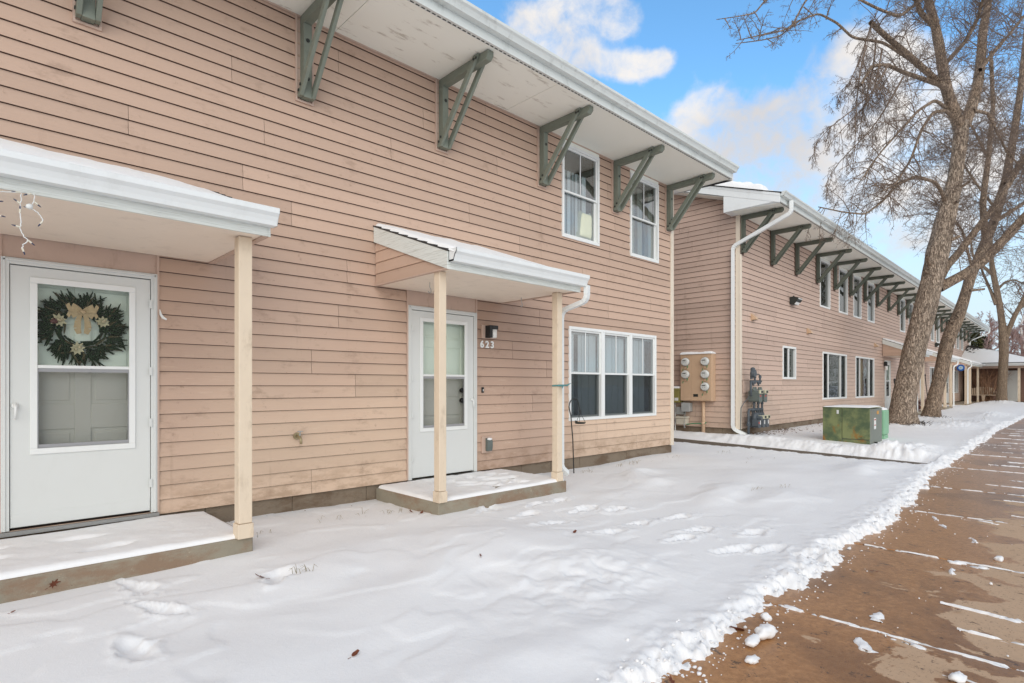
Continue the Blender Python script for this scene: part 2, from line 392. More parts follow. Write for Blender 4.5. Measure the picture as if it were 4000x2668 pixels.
MAT['teal'] = simple('teal_cloth', (0.10, 0.26, 0.26), 0.8, 0.2, 40)
MAT['planter_leaf'] = simple('planter_leaf', (0.07, 0.11, 0.06), 0.7, 0.3, 30)

def paint_wood(name, col, chip, amount):
    m, nt, b = new_mat(name); p = wpos(nt)
    n = noise(nt, p, 9, 6, 0.65)
    c = mixc(nt, n, tuple(x * 0.82 for x in col), tuple(x * 1.16 for x in col))
    ch = noise(nt, scaled(nt, p, 1, 1, 0.5), 22, 6, 0.7)
    c = mixc(nt, math_n(nt, 'MULTIPLY', smooth(nt, ch, 0.66, 0.70), amount), c, chip)
    nt.links.new(c, b.inputs['Base Color']); b.inputs['Roughness'].default_value = 0.6; b.inputs['Specular IOR Level'].default_value = 0.3
    bump(nt, b, noise(nt, p, 70, 4), 0.2, 0.004)
    return m
MAT['sage'] = paint_wood('sage_green_timber', (0.205, 0.225, 0.182), (0.38, 0.33, 0.28), 0.8)
MAT['darkgreen'] = paint_wood('dark_green_timber', (0.130, 0.144, 0.114), (0.20, 0.19, 0.17), 0.35)

def soffit_mat():
    m, nt, b = new_mat('stained_white_soffit'); p = wpos(nt)
    n = noise(nt, p, 2, 5)
    c = mixc(nt, n, (0.885, 0.885, 0.80), (0.915, 0.915, 0.84))
    s = noise(nt, scaled(nt, p, 1.2, 4.5, 1), 1.6, 7, 0.68)
    sx = N(nt, 'SeparateXYZ', i_0=p).outputs[0]
    k = math_n(nt, 'MULTIPLY', smooth(nt, s, 0.55, 0.66), smooth(nt, sx, 6.6, 5.0, 0.0, 0.75))
    c = mixc(nt, k, c, (0.46, 0.42, 0.35))
    nt.links.new(c, b.inputs['Base Color']); b.inputs['Roughness'].default_value = 0.6
    return m
MAT['soffit'] = soffit_mat()

def fascia_mat():
    m, nt, b = new_mat('weathered_fascia_board'); p = wpos(nt)
    g = noise(nt, scaled(nt, p, 1.5, 1.5, 60), 2.5, 5, 0.65, dist=0.8)
    c = mixc(nt, smooth(nt, g, 0.48, 0.68, 0, 0.55), (0.72, 0.74, 0.70), (0.33, 0.33, 0.27))
    nt.links.new(c, b.inputs['Base Color']); b.inputs['Roughness'].default_value = 0.6
    bump(nt, b, g, 0.25, 0.004); return m
MAT['fascia'] = fascia_mat()

def concrete(name, base, stain, amt, sc_=3.0):
    m, nt, b = new_mat(name); p = wpos(nt)
    n = noise(nt, p, sc_, 8, 0.65); n2 = noise(nt, scaled(nt, p, 1, 1, 2.2), 1.9, 7, 0.7)
    c = mixc(nt, n, tuple(x * 0.7 for x in base), tuple(x * 1.25 for x in base))
    c = mixc(nt, math_n(nt, 'MULTIPLY', smooth(nt, n2, 0.44, 0.62), amt), c, stain)
    sp_ = noise(nt, p, 55, 3, 0.6)
    c = mixc(nt, smooth(nt, sp_, 0.66, 0.74, 0, 0.55), c, (0.06, 0.045, 0.03))
    sp2 = noise(nt, p, 18, 5, 0.7)
    c = mixc(nt, smooth(nt, sp2, 0.62, 0.72, 0, 0.45), c, tuple(min(1, x * 1.7) for x in base))
    nt.links.new(c, b.inputs['Base Color']); b.inputs['Roughness'].default_value = 0.85
    bump(nt, b, noise(nt, p, 45, 6, 0.7), 0.5, 0.01); return m
MAT['block'] = concrete('stained_block', (0.225, 0.175, 0.125), (0.13, 0.082, 0.048), 0.8)
MAT['slab'] = concrete('porch_slab_concrete', (0.30, 0.265, 0.200), (0.24, 0.125, 0.068), 0.6, 2.0)

def walk_mat():
    m, nt, b = new_mat('wet_brown_pavement'); p = wpos(nt)
    oi = N(nt, 'ObjectInfo').outputs['Random']
    sp = N(nt, 'SeparateXYZ', i_0=p)
    n = noise(nt, p, 1.4, 6, 0.6)
    wet = mixc(nt, n, (0.290, 0.135, 0.050), (0.480, 0.240, 0.098))
    wet = mixc(nt, math_n(nt, 'MULTIPLY', oi, 0.35), wet, (0.17, 0.10, 0.06))
    n3 = noise(nt, p, 28, 6, 0.7)
    wet = mixc(nt, smooth(nt, n3, 0.35, 0.7, 0, 0.75), wet, (0.56, 0.30, 0.135))
    d = noise(nt, scaled(nt, p, 1.0, 0.8, 1), 2.3, 7, 0.58, dist=0.5)
    side = smooth(nt, sp.outputs[1], 1.30, 0.35, -0.16, 0.13)
    dry = smooth(nt, math_n(nt, 'ADD', math_n(nt, 'ADD', d, side), math_n(nt, 'MULTIPLY', math_n(nt, 'SUBTRACT', n3, 0.5), 0.06)), 0.555, 0.575)
    c = mixc(nt, math_n(nt, 'MULTIPLY', dry, 0.72), wet, mixc(nt, n, (0.52, 0.37, 0.24), (0.66, 0.50, 0.36)))
    dk = noise(nt, p, 0.85, 6, 0.6, dist=0.4)
    c = mixc(nt, math_n(nt, 'MULTIPLY', smooth(nt, dk, 0.47, 0.62), math_n(nt, 'MULTIPLY', math_n(nt, 'SUBTRACT', 1.0, dry), 0.6)), c, (0.185, 0.092, 0.042))
    sp3 = noise(nt, p, 70, 3, 0.7)
    c = mixc(nt, smooth(nt, sp3, 0.60, 0.68, 0, 0.6), c, (0.10, 0.055, 0.03))
    k = noise(nt, scaled(nt, p, 11, 9, 9), 1.0, 7, 0.8)
    c = mixc(nt, smooth(nt, k, 0.585, 0.64, 0, 0.85), c, (0.05, 0.035, 0.028))
    nt.links.new(c, b.inputs['Base Color'])
    nt.links.new(mixc(nt, dry, (0.30, 0.30, 0.30), (0.85, 0.85, 0.85)), b.inputs['Roughness'])
    b.inputs['Specular IOR Level'].default_value = 0.3
    bump(nt, b, noise(nt, p, 90, 5, 0.7), 0.35, 0.005); return m
MAT['walk'] = walk_mat()
MAT['path'] = concrete('damp_path_concrete', (0.16, 0.125, 0.09), (0.10, 0.07, 0.045), 0.5)

def snow_mat():
    m, nt, b = new_mat('snow'); p = wpos(nt)
    n = noise(nt, p, 1.2, 5)
    c = mixc(nt, n, (0.880, 0.874, 0.866), (0.910, 0.904, 0.896))
    nt.links.new(c, b.inputs['Base Color']); b.inputs['Roughness'].default_value = 0.7; b.inputs['Specular IOR Level'].default_value = 0.2
    h = math_n(nt, 'ADD', noise(nt, p, 190, 3, 0.6), math_n(nt, 'MULTIPLY', noise(nt, p, 35, 4, 0.6), 1.6))
    bump(nt, b, h, 0.28, 0.006); return m
MAT['snow'] = snow_mat()

def bark_mat(name, lo, hi, sc_=1.0):
    m, nt, b = new_mat(name); tc = N(nt, 'TexCoord'); p = tc.outputs['Object']
    wp = N(nt, 'VectorMath', operation='ADD', i_0=p, i_1=N(nt, 'VectorMath', operation='SCALE', i_0=N(nt, 'TexNoise', i_Vector=p, i_Scale=9.0, i_Detail=4.0).outputs['Color'], i_Scale=0.09).outputs[0]).outputs[0]
    v = N(nt, 'TexVoronoi', feature='DISTANCE_TO_EDGE'); nt.links.new(scaled(nt, wp, 34 * sc_, 34 * sc_, 5.0 * sc_), v.inputs['Vector']); v.inputs['Scale'].default_value = 1
    ds = noise(nt, p, 18 * sc_, 6, 0.7)
    fz = noise(nt, scaled(nt, wp, 34 * sc_, 34 * sc_, 3.2 * sc_), 1.0, 4, 0.6)
    fz = smooth(nt, math_n(nt, 'ABSOLUTE', math_n(nt, 'SUBTRACT', fz, 0.5)), 0.005, 0.075)
    h = math_n(nt, 'ADD', math_n(nt, 'MULTIPLY', smooth(nt, v.outputs['Distance'], 0.0, 0.45), 0.65), math_n(nt, 'MULTIPLY', ds, 0.9))
    h = math_n(nt, 'ADD', math_n(nt, 'MULTIPLY', h, 0.6), math_n(nt, 'MULTIPLY', fz, 0.6))
    c = mixc(nt, smooth(nt, h, 0.22, 1.2), lo, hi)
    bl = noise(nt, p, 2.2, 5, 0.6)
    c = mixc(nt, smooth(nt, bl, 0.5, 0.75, 0, 0.35), c, (0.24, 0.205, 0.165))
    nt.links.new(c, b.inputs['Base Color']); b.inputs['Roughness'].default_value = 0.9; b.inputs['Specular IOR Level'].default_value = 0.15
    bump(nt, b, h, 1.0, 0.03); return m
MAT['bark'] = bark_mat('grey_brown_bark', (0.15, 0.108, 0.078), (0.60, 0.47, 0.36))
MAT['bark2'] = bark_mat('brown_bark', (0.13, 0.092, 0.065), (0.54, 0.40, 0.29))
MAT['bark3'] = bark_mat('smooth_brown_bark', (0.20, 0.145, 0.10), (0.42, 0.31, 0.22))
MAT['twig'] = simple('brown_twigs', (0.20, 0.145, 0.110), 0.85, 0.45, 3)
MAT['twig_dark'] = simple('dark_twigs', (0.060, 0.045, 0.036), 0.85, 0.4, 3)
MAT['twig_far'] = simple('far_twigs', (0.33, 0.22, 0.19), 0.9, 0.3, 1)
MAT['twig_red'] = simple('far_red_twigs', (0.36, 0.235, 0.205), 0.9, 0.35, 1)
MAT['birch'] = simple('birch_bark', (0.62, 0.58, 0.54), 0.8, 0.15, 6, dirt=0.3)
MAT['conifer'] = simple('conifer_needles', (0.115, 0.115, 0.040), 0.8, 0.5, 2.5)

def transformer_mat():
    m, nt, b = new_mat('rusty_green_enamel'); tc = N(nt, 'TexCoord'); p = tc.outputs['Object']
    sp = N(nt, 'SeparateXYZ', i_0=p)
    n = noise(nt, p, 3.5, 6, 0.6)
    c = mixc(nt, smooth(nt, n, 0.36, 0.64), (0.080, 0.115, 0.060), (0.215, 0.240, 0.105))
    nz = noise(nt, scaled(nt, p, 1.6, 1.6, 1.0), 3.6, 7, 0.68)
    r = math_n(nt, 'ADD', nz, smooth(nt, sp.outputs[2], 0.55, 0.0, -0.03, 0.13))
    c = mixc(nt, smooth(nt, r, 0.60, 0.76, 0, 0.85), c, (0.30, 0.135, 0.022))
    c = mixc(nt, smooth(nt, r, 0.75, 0.84, 0, 0.7), c, (0.15, 0.045, 0.012))
    nt.links.new(c, b.inputs['Base Color']); b.inputs['Roughness'].default_value = 0.42; b.inputs['Specular IOR Level'].default_value = 0.4
    bump(nt, b, nz, 0.06, 0.01); return m
MAT['xfmr'] = transformer_mat()
MAT['xfmr_side'] = simple('faded_grey_green_enamel', (0.185, 0.205, 0.175), 0.5, 0.12, 4, dirt=0.4, dirtcol=(0.26, 0.15, 0.06))

def glass_mat(name, tint=(0.92, 0.95, 0.94), refl=1.0, base=0.06):
    m = bpy.data.materials.new(name); m.use_nodes = True; nt = m.node_tree; nt.nodes.clear()
    o = N(nt, 'OutputMaterial'); t = N(nt, 'BsdfTransparent', i_Color=(*tint, 1)); g = N(nt, 'BsdfGlossy', i_Roughness=0.02)
    p = wpos(nt); bn = N(nt, 'Bump', i_Height=noise(nt, p, 2.5, 2), i_Strength=0.05, i_Distance=0.05); nt.links.new(bn.outputs[0], g.inputs['Normal'])
    gm = N(nt, 'NewGeometry'); ct = math_n(nt, 'ABSOLUTE', N(nt, 'VectorMath', operation='DOT_PRODUCT', i_0=gm.outputs['Normal'], i_1=gm.outputs['Incoming']).outputs['Value'])
    sch = math_n(nt, 'POWER', math_n(nt, 'SUBTRACT', 1.0, ct), 5.0)
    f = math_n(nt, 'ADD', math_n(nt, 'MULTIPLY', sch, refl * 0.5), base, clamp=True)
    mx = N(nt, 'MixShader', i_0=f); nt.links.new(t.outputs[0], mx.inputs[1]); nt.links.new(g.outputs[0], mx.inputs[2])
    nt.links.new(mx.outputs[0], o.inputs[0]); return m
MAT['glass'] = glass_mat('window_glass', (0.92, 0.96, 0.97), 1.3, 0.25)
MAT['glass_dark'] = glass_mat('coated_window_glass', (0.50, 0.56, 0.53), 1.5, 0.17)
MAT['glass_door'] = glass_mat('storm_door_glass', (0.93, 0.96, 0.94), 0.5, 0.012)
MAT['window_screen'] = glass_mat('window_insect_screen', (0.64, 0.65, 0.65), 0.2, 0.01)
MAT['screen'] = glass_mat('insect_screen', (0.80, 0.80, 0.79), 0.2, 0.01)
# ------------------------------------------------------------------ building parts; (s, o, z) = along the wall, out from it, up
LAP = 0.1243
def front(s, o, z): return (s, -o, z)
def gable(s, o, z): return (-o, s, z)
def pbox(mb, P, s0, s1, o0, o1, z0, z1, m=0):
    return mb.hexa([P(s0, o0, z0), P(s1, o0, z0), P(s1, o1, z0), P(s0, o1, z0), P(s0, o0, z1), P(s1, o0, z1), P(s1, o1, z1), P(s0, o1, z1)], m)
def lap_rect(mb, P, s0, s1, za, zb, zbase, top=None):
    """one rectangle of lapped siding, every lap tilted out to its lower lip"""
    k0 = int(math.floor((za - zbase) / LAP + 1e-6)); k = k0
    while True:
        zl = zbase + k * LAP; lo = max(za, zl); hi = min(zb, zl + LAP)
        if lo >= zb - 1e-4: break
        if hi - lo > 0.004:
            f = lambda z: 0.021 - 0.016 * (z - zl) / LAP
            lip = 0.0 if lo > zl + 1e-4 else 0.006
            l0 = lo + (0 if lip == 0 else 0.0045)
            ob, ot = f(lo), f(hi)
            ss = [s0, s1]
            if top is not None:
                ta, tb = top(s0), top(s1)
                for lim in (l0 + 0.001, hi):
                    if (ta - lim) * (tb - lim) < 0: ss.append(s0 + (s1 - s0) * (lim - ta) / (tb - ta))
            ss.sort()
            for sa, sb in zip(ss[:-1], ss[1:]):
                top_a = hi if top is None else min(hi, top(sa)); top_b = hi if top is None else min(hi, top(sb))
                if max(top_a, top_b) <= l0 + 0.002: continue
                i = len(mb.v)
                mb.v += [P(sa, 0, l0), P(sb, 0, l0), P(sb, ob, l0), P(sa, ob, l0), P(sa, 0, top_a), P(sb, 0, top_b), P(sb, ot, top_b), P(sa, ot, top_a)]
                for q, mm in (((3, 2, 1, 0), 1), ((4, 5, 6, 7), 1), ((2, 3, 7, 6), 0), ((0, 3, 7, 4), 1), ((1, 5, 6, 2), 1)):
                    mb.f.append(tuple(i + x for x in q)); mb.m.append(mm)
        k += 1
def siding_wall(parent, P, s0, s1, z0, z1, openings, joints, mats, rows_name='siding_board', stuff_from=None, top=None, rnd=None):
    """openings: (a, b, za, zb); joints: {row: [s, ...]} butt joints of the double-lap boards"""
    H = 2 * LAP; n = int(math.ceil((z1 - z0) / H - 1e-6)); made = []; rest = MB()
    for r_ in range(n):
        za = z0 + r_ * H; zb = min(z1, za + H)
        if top is not None and za > max(top(s0), top(s1)): continue
        js = joints.get(r_) if joints else None
        if js is None:
            js = []; t = s0 + rnd.uniform(0.8, 3.6)
            while t < s1 - 0.5: js.append(t); t += 3.66
        cuts = sorted(set([s0, s1] + [j for j in js if s0 < j < s1] + [x for a, b, c, d in openings if c < zb and d > za for x in (a, b) if s0 < x < s1]))
        cur = MB()
        def flush():
            nonlocal cur
            if cur.f:
                if stuff_from is not None and cur.s0 > stuff_from:
                    off = len(rest.v); rest.v += cur.v; rest.f += [tuple(i + off for i in f) for f in cur.f]; rest.m += cur.m
                else:
                    made.append(cur.build(rows_name, mats, parent))
            cur = MB()
        for a, b in zip(cuts[:-1], cuts[1:]):
            if b - a < 0.01: continue
            mid = (a + b) / 2; spans = [(za, zb)]
            for oa, ob, c, d in openings:
                if oa < mid < ob:
                    ns = []
                    for p, q in spans:
                        if d <= p or c >= q: ns.append((p, q)); continue
                        if c > p: ns.append((p, c))
                        if d < q: ns.append((d, q))
                    spans = ns
            if a in js: flush()
            if not spans or sum(q - p for p, q in spans) < 0.006: flush(); continue
            if not cur.f: cur.s0 = a
            ga = 0.0015 if a in js else 0; gb = 0.0015 if b in js else 0
            for p, q in spans: lap_rect(cur, P, a + ga, b - gb, p, q, z0, top)
        flush()
    if rest.f: tag(rest.build('siding_boards', mats, parent), kind='stuff')
    return made
def foundation(parent, P, s0, s1, z0, z1, joints, name='foundation_block'):
    e = [s0] + joints + [s1]
    for a, b in zip(e[:-1], e[1:]):
        mb = MB(); pbox(mb, P, a + 0.003, b - 0.003, -0.14, -0.012 + random.uniform(-0.003, 0.003), z0, z1)
        mb.build(name, MAT['block'], parent, bevel=0.004)
    mb = MB(); pbox(mb, P, s0, s1, -0.13, -0.024, z0, z1); mb.build('mortar', MAT['slab'], parent)

def make_bracket(parent, loc, green, plate):
    """timber knee bracket under the eave; the origin lies where wall and soffit meet"""
    b = empty('eave_bracket', loc, 0, parent)
    w = MB(); w.box(-0.095, -0.078, -0.034, -0.006, -0.88, -0.004).box(0.078, 0.095, -0.034, -0.006, -0.88, -0.004).box(-0.078, 0.078, -0.034, -0.006, -0.88, -0.862); w.box(-0.078, 0.078, -0.018, 0.01, -0.862, -0.004)
    w.build('backing_frame', plate, b)
    w = MB(); w.box(-0.043, 0.043, -0.105, -0.018, -0.85, -0.10); w.build('post', green, b, bevel=0.004)
    w = MB(); w.prism([(-0.018, -0.004), (-0.018, -0.098), (-0.895, -0.098), (-0.935, -0.060), (-0.935, -0.004)], 0, -0.043, 0.043); w.build('top_beam', green, b, bevel=0.004)
    for sx in (-1, 1):
        x0, x1 = (0.044, 0.080) if sx > 0 else (-0.080, -0.044)
        w = MB(); w.prism([(-0.040, -0.845), (-0.105, -0.845), (-0.80, -0.008), (-0.722, -0.008), (-0.040, -0.81)], 0, x0, x1)
        w.build('brace', green, b, bevel=0.003)
    for (y, z) in ((-0.075, -0.79), (-0.115, -0.745), (-0.735, -0.055), (-0.775, -0.055)):
        w = MB(); w.lathe([(0.0, -0.090), (0.016, -0.090), (0.016, -0.084)], (0, y, z), 'x', 8); w.build('bolt', MAT['bolt'], b)
    for z in (-0.27, -0.66):
        w = MB(); w.lathe([(0.0, -0.111), (0.020, -0.111), (0.020, -0.104)], (0.0, 0, z), 'y', 10); w.build('bolt', MAT['bolt'], b)
    return b

K_GUTTER = [(0.0, 0.0), (0.075, 0.0), (0.085, 0.022), (0.100, 0.045), (0.122, 0.062), (0.125, 0.088), (0.117, 0.092), (0.117, 0.068), (0.09, 0.05), (0.07, 0.012), (0.008, 0.012), (0.008, 0.092), (0.0, 0.092)]
def gutter(parent, s0, s1, o, z, mat, h=1.0, w=1.0):
    mb = MB(); mb.prism([(-(o + p * w), z + q * h) for p, q in K_GUTTER], 0, s0, s1)
    g = mb.build('gutter', mat, parent)
    for s in (s0, s1):
        e = MB(); e.prism([(-(o + p * w), z + q * h) for p, q in K_GUTTER[:6]] + [(-o, z + 0.088 * h)], 0, s - 0.003 if s == s1 else s, s + 0.003 if s == s0 else s)
        e.build('gutter_end', mat, g)
    return g
def downspout(parent, pts, mat, w=0.075, name='downspout'):
    """rectangular pipe with crimped bends"""
    pts = [Vector(p) for p in pts]; path = [pts[0]]
    for i in range(1, len(pts) - 1):
        a, b, c = pts[i - 1], pts[i], pts[i + 1]; r_ = min(0.09, (b - a).length * .45, (c - b).length * .45)
        p = b + (a - b).normalized() * r_; q = b + (c - b).normalized() * r_
        for k in range(7):
            t = k / 6; path.append(p * (1 - t) ** 2 + b * 2 * t * (1 - t) + q * t * t)
    path.append(pts[-1]); mb = MB()
    r0 = w * 0.66; R = []
    for i, p in enumerate(path): R.append(r0 * (0.93 if (i % 2 == 0 and 0 < i < len(path) - 1) else 1.0))
    i0 = len(mb.v); up = Vector((0, 1, 0))
    for k, p in enumerate(path):
        t = (path[min(k + 1, len(path) - 1)] - path[max(k - 1, 0)]).normalized()
        ref = Vector((1, 0.25, 0)).normalized()
        x = (ref - t * ref.dot(t)).normalized(); y = t.cross(x)
        for (cx, cy) in ((-1, -.75), (1, -.75), (1, .75), (-1, .75)): mb.v.append(tuple(p + x * cx * R[k] * .72 + y * cy * R[k] * .72))
    for k in range(len(path) - 1):
        for j in range(4): mb.f.append((i0 + k * 4 + j, i0 + k * 4 + (j + 1) % 4, i0 + k * 4 + 4 + (j + 1) % 4, i0 + k * 4 + 4 + j)); mb.m.append(0)
    return mb.build(name, mat, parent)

def ring(mb, s0, s1, z0, z1, w, o0, o1, P=front, m=0):
    """four butt-jointed bars"""
    pbox(mb, P, s0, s1, o0, o1, z1 - w, z1, m); pbox(mb, P, s0, s1, o0, o1, z0, z0 + w, m)
    pbox(mb, P, s0, s0 + w, o0, o1, z0 + w, z1 - w, m); pbox(mb, P, s1 - w, s1, o0, o1, z0 + w, z1 - w, m)
def room(parent, s0, s1, z0, z1, depth=1.6, grow=0.5):
    a, b, c, d = s0 - grow, s1 + grow, z0 - grow, z1 + 0.15
    mb = MB(); y0, y1 = 0.15, 0.15 + depth
    mb.quad((a, y1, c), (b, y1, c), (b, y1, d), (a, y1, d)); mb.quad((a, y0, c), (a, y1, c), (a, y1, d), (a, y0, d)); mb.quad((b, y0, c), (b, y1, c), (b, y1, d), (b, y0, d))
    mb.quad((a, y0, c), (b, y0, c), (b, y1, c), (a, y1, c)); mb.quad((a, y0, d), (b, y0, d), (b, y1, d), (a, y1, d))
    # wall thickness around the opening
    mb.quad((a, y0, c), (b, y0, c), (b, y0, z0), (a, y0, z0)); mb.quad((a, y0, z1), (b, y0, z1), (b, y0, d), (a, y0, d))
    mb.quad((a, y0, z0), (s0, y0, z0), (s0, y0, z1), (a, y0, z1)); mb.quad((s1, y0, z0), (b, y0, z0), (b, y0, z1), (s1, y0, z1))
    mb.build('interior_wall', MAT['room'], parent)
def drape(parent, s0, s1, z0, z1, o, mat, waves=9, amp=0.02, name='curtain', skew=0.0):
    nx = waves * 6; X, Z = np.meshgrid(np.linspace(s0, s1, nx), np.linspace(z0, z1, 6))
    k = (X - s0) / (s1 - s0)
    Yy = -o + amp * np.sin(k * waves * 2 * PI + 0.6 * np.sin(k * 7)); X = X + skew * (1 - (Z - z0) / (z1 - z0))
    return grid_mesh(name, X, Yy, Z, mat, parent)
def hung_window(parent, s0, s1, z0, z1, zm, muntin=True, label=None, glass='glass', screen=True):
    w = empty('window', (0, 0, 0), 0, parent)
    if label: w['label'] = label
    f = MB(); ring(f, s0, s1, z0, z1, 0.045, -0.06, 0.034); f.build('frame', MAT['vinyl'], w, bevel=0.004)
    a, b, c, d = s0 + 0.045, s1 - 0.045, z0 + 0.045, z1 - 0.045
    m = MB(); ring(m, a, b, zm - 0.02, d, 0.028, -0.020, 0.010); m.build('upper_sash', MAT['vinyl'], w)
    m = MB(); ring(m, a, b, c, zm + 0.022, 0.034, -0.055, -0.0215); m.build('lower_sash', MAT['vinyl'], w)
    g = MB(); pbox(g, front, a + 0.028, b - 0.028, -0.008, -0.004, zm + 0.008, d - 0.028); g.build('pane', MAT[glass], w)
    g = MB(); pbox(g, front, a + 0.034, b - 0.034, -0.042, -0.038, c + 0.034, zm - 0.012); g.build('pane', MAT[glass], w)
    if muntin:
        mm = MB(); x = (a + b) / 2; pbox(mm, front, x - 0.009, x + 0.009, -0.003, 0.004, zm + 0.008, d - 0.028); mm.build('muntin', MAT['vinyl'], w)
    if screen:
        g = MB(); pbox(g, front, a + 0.006, b - 0.006, -0.014, -0.0125, c + 0.006, zm - 0.021); g.build('insect_screen', MAT['window_screen'], w)
    return w
def fixed_window(parent, s0, s1, z0, z1, posts=(), label=None, glass='glass_dark', dark=(), room_=True, cheap=False):
    w = empty('window', (0, 0, 0), 0, parent)
    if label: w['label'] = label
    f = MB(); ring(f, s0, s1, z0, z1, 0.055, -0.06, 0.034); f.build('frame', MAT['vinyl'], w, bevel=0.004)
    e = [s0 + 0.055] + list(posts) + [s1 - 0.055]
    for x in posts:
        mb = MB(); pbox(mb, front, x - 0.03, x + 0.03, -0.05, 0.015, z0 + 0.055, z1 - 0.055); mb.build('mullion', MAT['vinyl'], w)
    for i, (a, b) in enumerate(zip(e[:-1], e[1:])):
        ga = a + (0.03 if i else 0); gb = b - (0.03 if i < len(e) - 2 else 0)
        g = MB(); pbox(g, front, ga, gb, -0.032, -0.028, z0 + 0.055, z1 - 0.055); g.build('pane', MAT[glass], w)
        if i in dark:
            g = MB(); pbox(g, front, ga, gb, -0.014, -0.0125, z0 + 0.055, z1 - 0.055); g.build('insect_screen', MAT['window_screen'], w)
    if room_: room(w, s0, s1, z0, z1)
    return w
def panel_door(mb, s0, s1, z0, z1, o, P=front):
    """six-panel slab: fields recessed in the face, raised centres"""
    pbox(mb, P, s0, s1, o - 0.04, o - 0.012, z0, z1)
    Wd = s1 - s0; Ht = z1 - z0; st = 0.115 * Wd / 0.86
    cols = [(s0 + st, s0 + Wd / 2 - st * .45), (s0 + Wd / 2 + st * .45, s1 - st)]
    rows = [(z0 + .115 * Ht, z0 + .37 * Ht), (z0 + .47 * Ht, z0 + .79 * Ht), (z0 + .845 * Ht, z0 + .945 * Ht)]
    xs = [s0, cols[0][0], cols[0][1], cols[1][0], cols[1][1], s1]
    for i in (0, 2, 4): pbox(mb, P, xs[i], xs[i + 1], o - 0.012, o, z0, z1)
    zs = [z0] + [q for r_ in rows for q in r_] + [z1]
    for i in (0, 2, 4, 6):
        for c in cols: pbox(mb, P, c[0], c[1], o - 0.012, o, zs[i], zs[i + 1])
    for c in cols:
        for r_ in rows: pbox(mb, P, c[0] + 0.03, c[1] - 0.03, o - 0.012, o - 0.004, r_[0] + 0.03, r_[1] - 0.03)
def storm_door(parent, s0, s1, z0, z1, hinge, label):
    """white storm door before a panelled entry door"""
    d = empty('door', (0, 0, 0), 0, parent); d['label'] = label
    f = MB(); fw = 0.048
    for a, b in ((s0, s0 + fw), (s1 - fw, s1)): pbox(f, front, a, b, -0.12, 0.030, z0, z1)
    pbox(f, front, s0 + fw, s1 - fw, -0.12, 0.030, z1 - fw, z1)
    for a, b in ((s0 + 0.012, s0 + 0.026), (s1 - 0.026, s1 - 0.012)): pbox(f, front, a, b, 0.031, 0.038, z0, z1)
    pbox(f, front, s0 + 0.012, s1 - 0.012, 0.031, 0.038, z1 - 0.026, z1 - 0.012)
    f.build('door_frame', MAT['door'], d, bevel=0.002)
    t = MB(); pbox(t, front, s0 - 0.01, s1 + 0.01, -0.12, 0.05, z0 - 0.035, z0 - 0.004); t.build('threshold', MAT['meter_rim'], d)
    a, b, c, e = s0 + 0.053, s1 - 0.053, z0 + 0.02, z1 - 0.056
    wa, wb, wc, we = a + 0.135, b - 0.130, z0 + 0.585, z1 - 0.155
    zm = wc + (we - wc) * 0.497
    p = MB()
    pbox(p, front, a, wa, -0.016, 0.018, c, e); pbox(p, front, wb, b, -0.016, 0.018, c, e)
    pbox(p, front, wa, wb, -0.016, 0.018, we, e); pbox(p, front, wa, wb, -0.016, 0.018, c, wc)
    pbox(p, front, a + 0.004, b - 0.004, 0.0185, 0.021, c + 0.004, c + 0.10)
    p.build('storm_panel', MAT['door'], d)
    m = MB(); ring(m, wa - 0.022, wb + 0.022, wc - 0.022, we + 0.022, 0.045, 0.0185, 0.030); pbox(m, front, wa + 0.023, wb - 0.023, 0.004, 0.026, zm - 0.012, zm + 0.012)
    m.build('window_moulding', MAT['vinyl'], d, bevel=0.003)
    g = MB(); pbox(g, front, wa + 0.001, wb - 0.001, 0.0, 0.004, zm, we - 0.001); g.build('pane', MAT['glass_door'], d)
    g = MB(); ring(g, wa + 0.004, wb - 0.004, wc + 0.026, zm - 0.014, 0.026, 0.006, 0.020); g.build('screen_frame', MAT['frame_grey'], d)
    g = MB(); pbox(g, front, wa + 0.03, wb - 0.03, 0.010, 0.012, wc + 0.052, zm - 0.04); g.build('insect_screen', MAT['screen'], d)
    i = MB(); panel_door(i, s0 + 0.05, s1 - 0.05, z0, z1 - 0.05, -0.085); i.build('inner_door', MAT['inner_door'], d, bevel=0.004)
    hs = s1 - 0.053 if hinge > 0 else s0 + 0.053
    for z in (z0 + 0.22, z0 + 0.74, z0 + 1.18, z1 - 0.30):
        h = MB(); pbox(h, front, hs - 0.010, hs + 0.010, 0.0305, 0.040, z, z + 0.07); h.build('hinge', MAT['door'], d)
    x = s0 + 0.08 if hinge > 0 else s1 - 0.08
    h = MB(); h.tube([(x, -0.035, z0 + 0.95), (x + .004, -0.052, z0 + 0.92), (x, -0.048, z0 + 0.84)], [0.012, 0.010, 0.007], 8); h.lathe([(0.0, -0.038), (0.020, -0.036), (0.022, -0.019)], (x, 0, z0 + 0.94), 'y', 12)
    h.build('handle', MAT['vinyl'], d, smooth_=True)
    x = s1 - 0.19 if hinge < 0 else s0 + 0.19
    for z in ((z0 + 0.93, z0 + 1.06) if hinge < 0 else ()):
        k = MB(); k.lathe([(0.0, 0.025), (0.028, 0.025), (0.034, 0.045), (0.028, 0.07), (0.012, 0.086)], (x, 0, z), 'y', 12); k.build('knob', MAT['black'], d, smooth_=True)
    return d

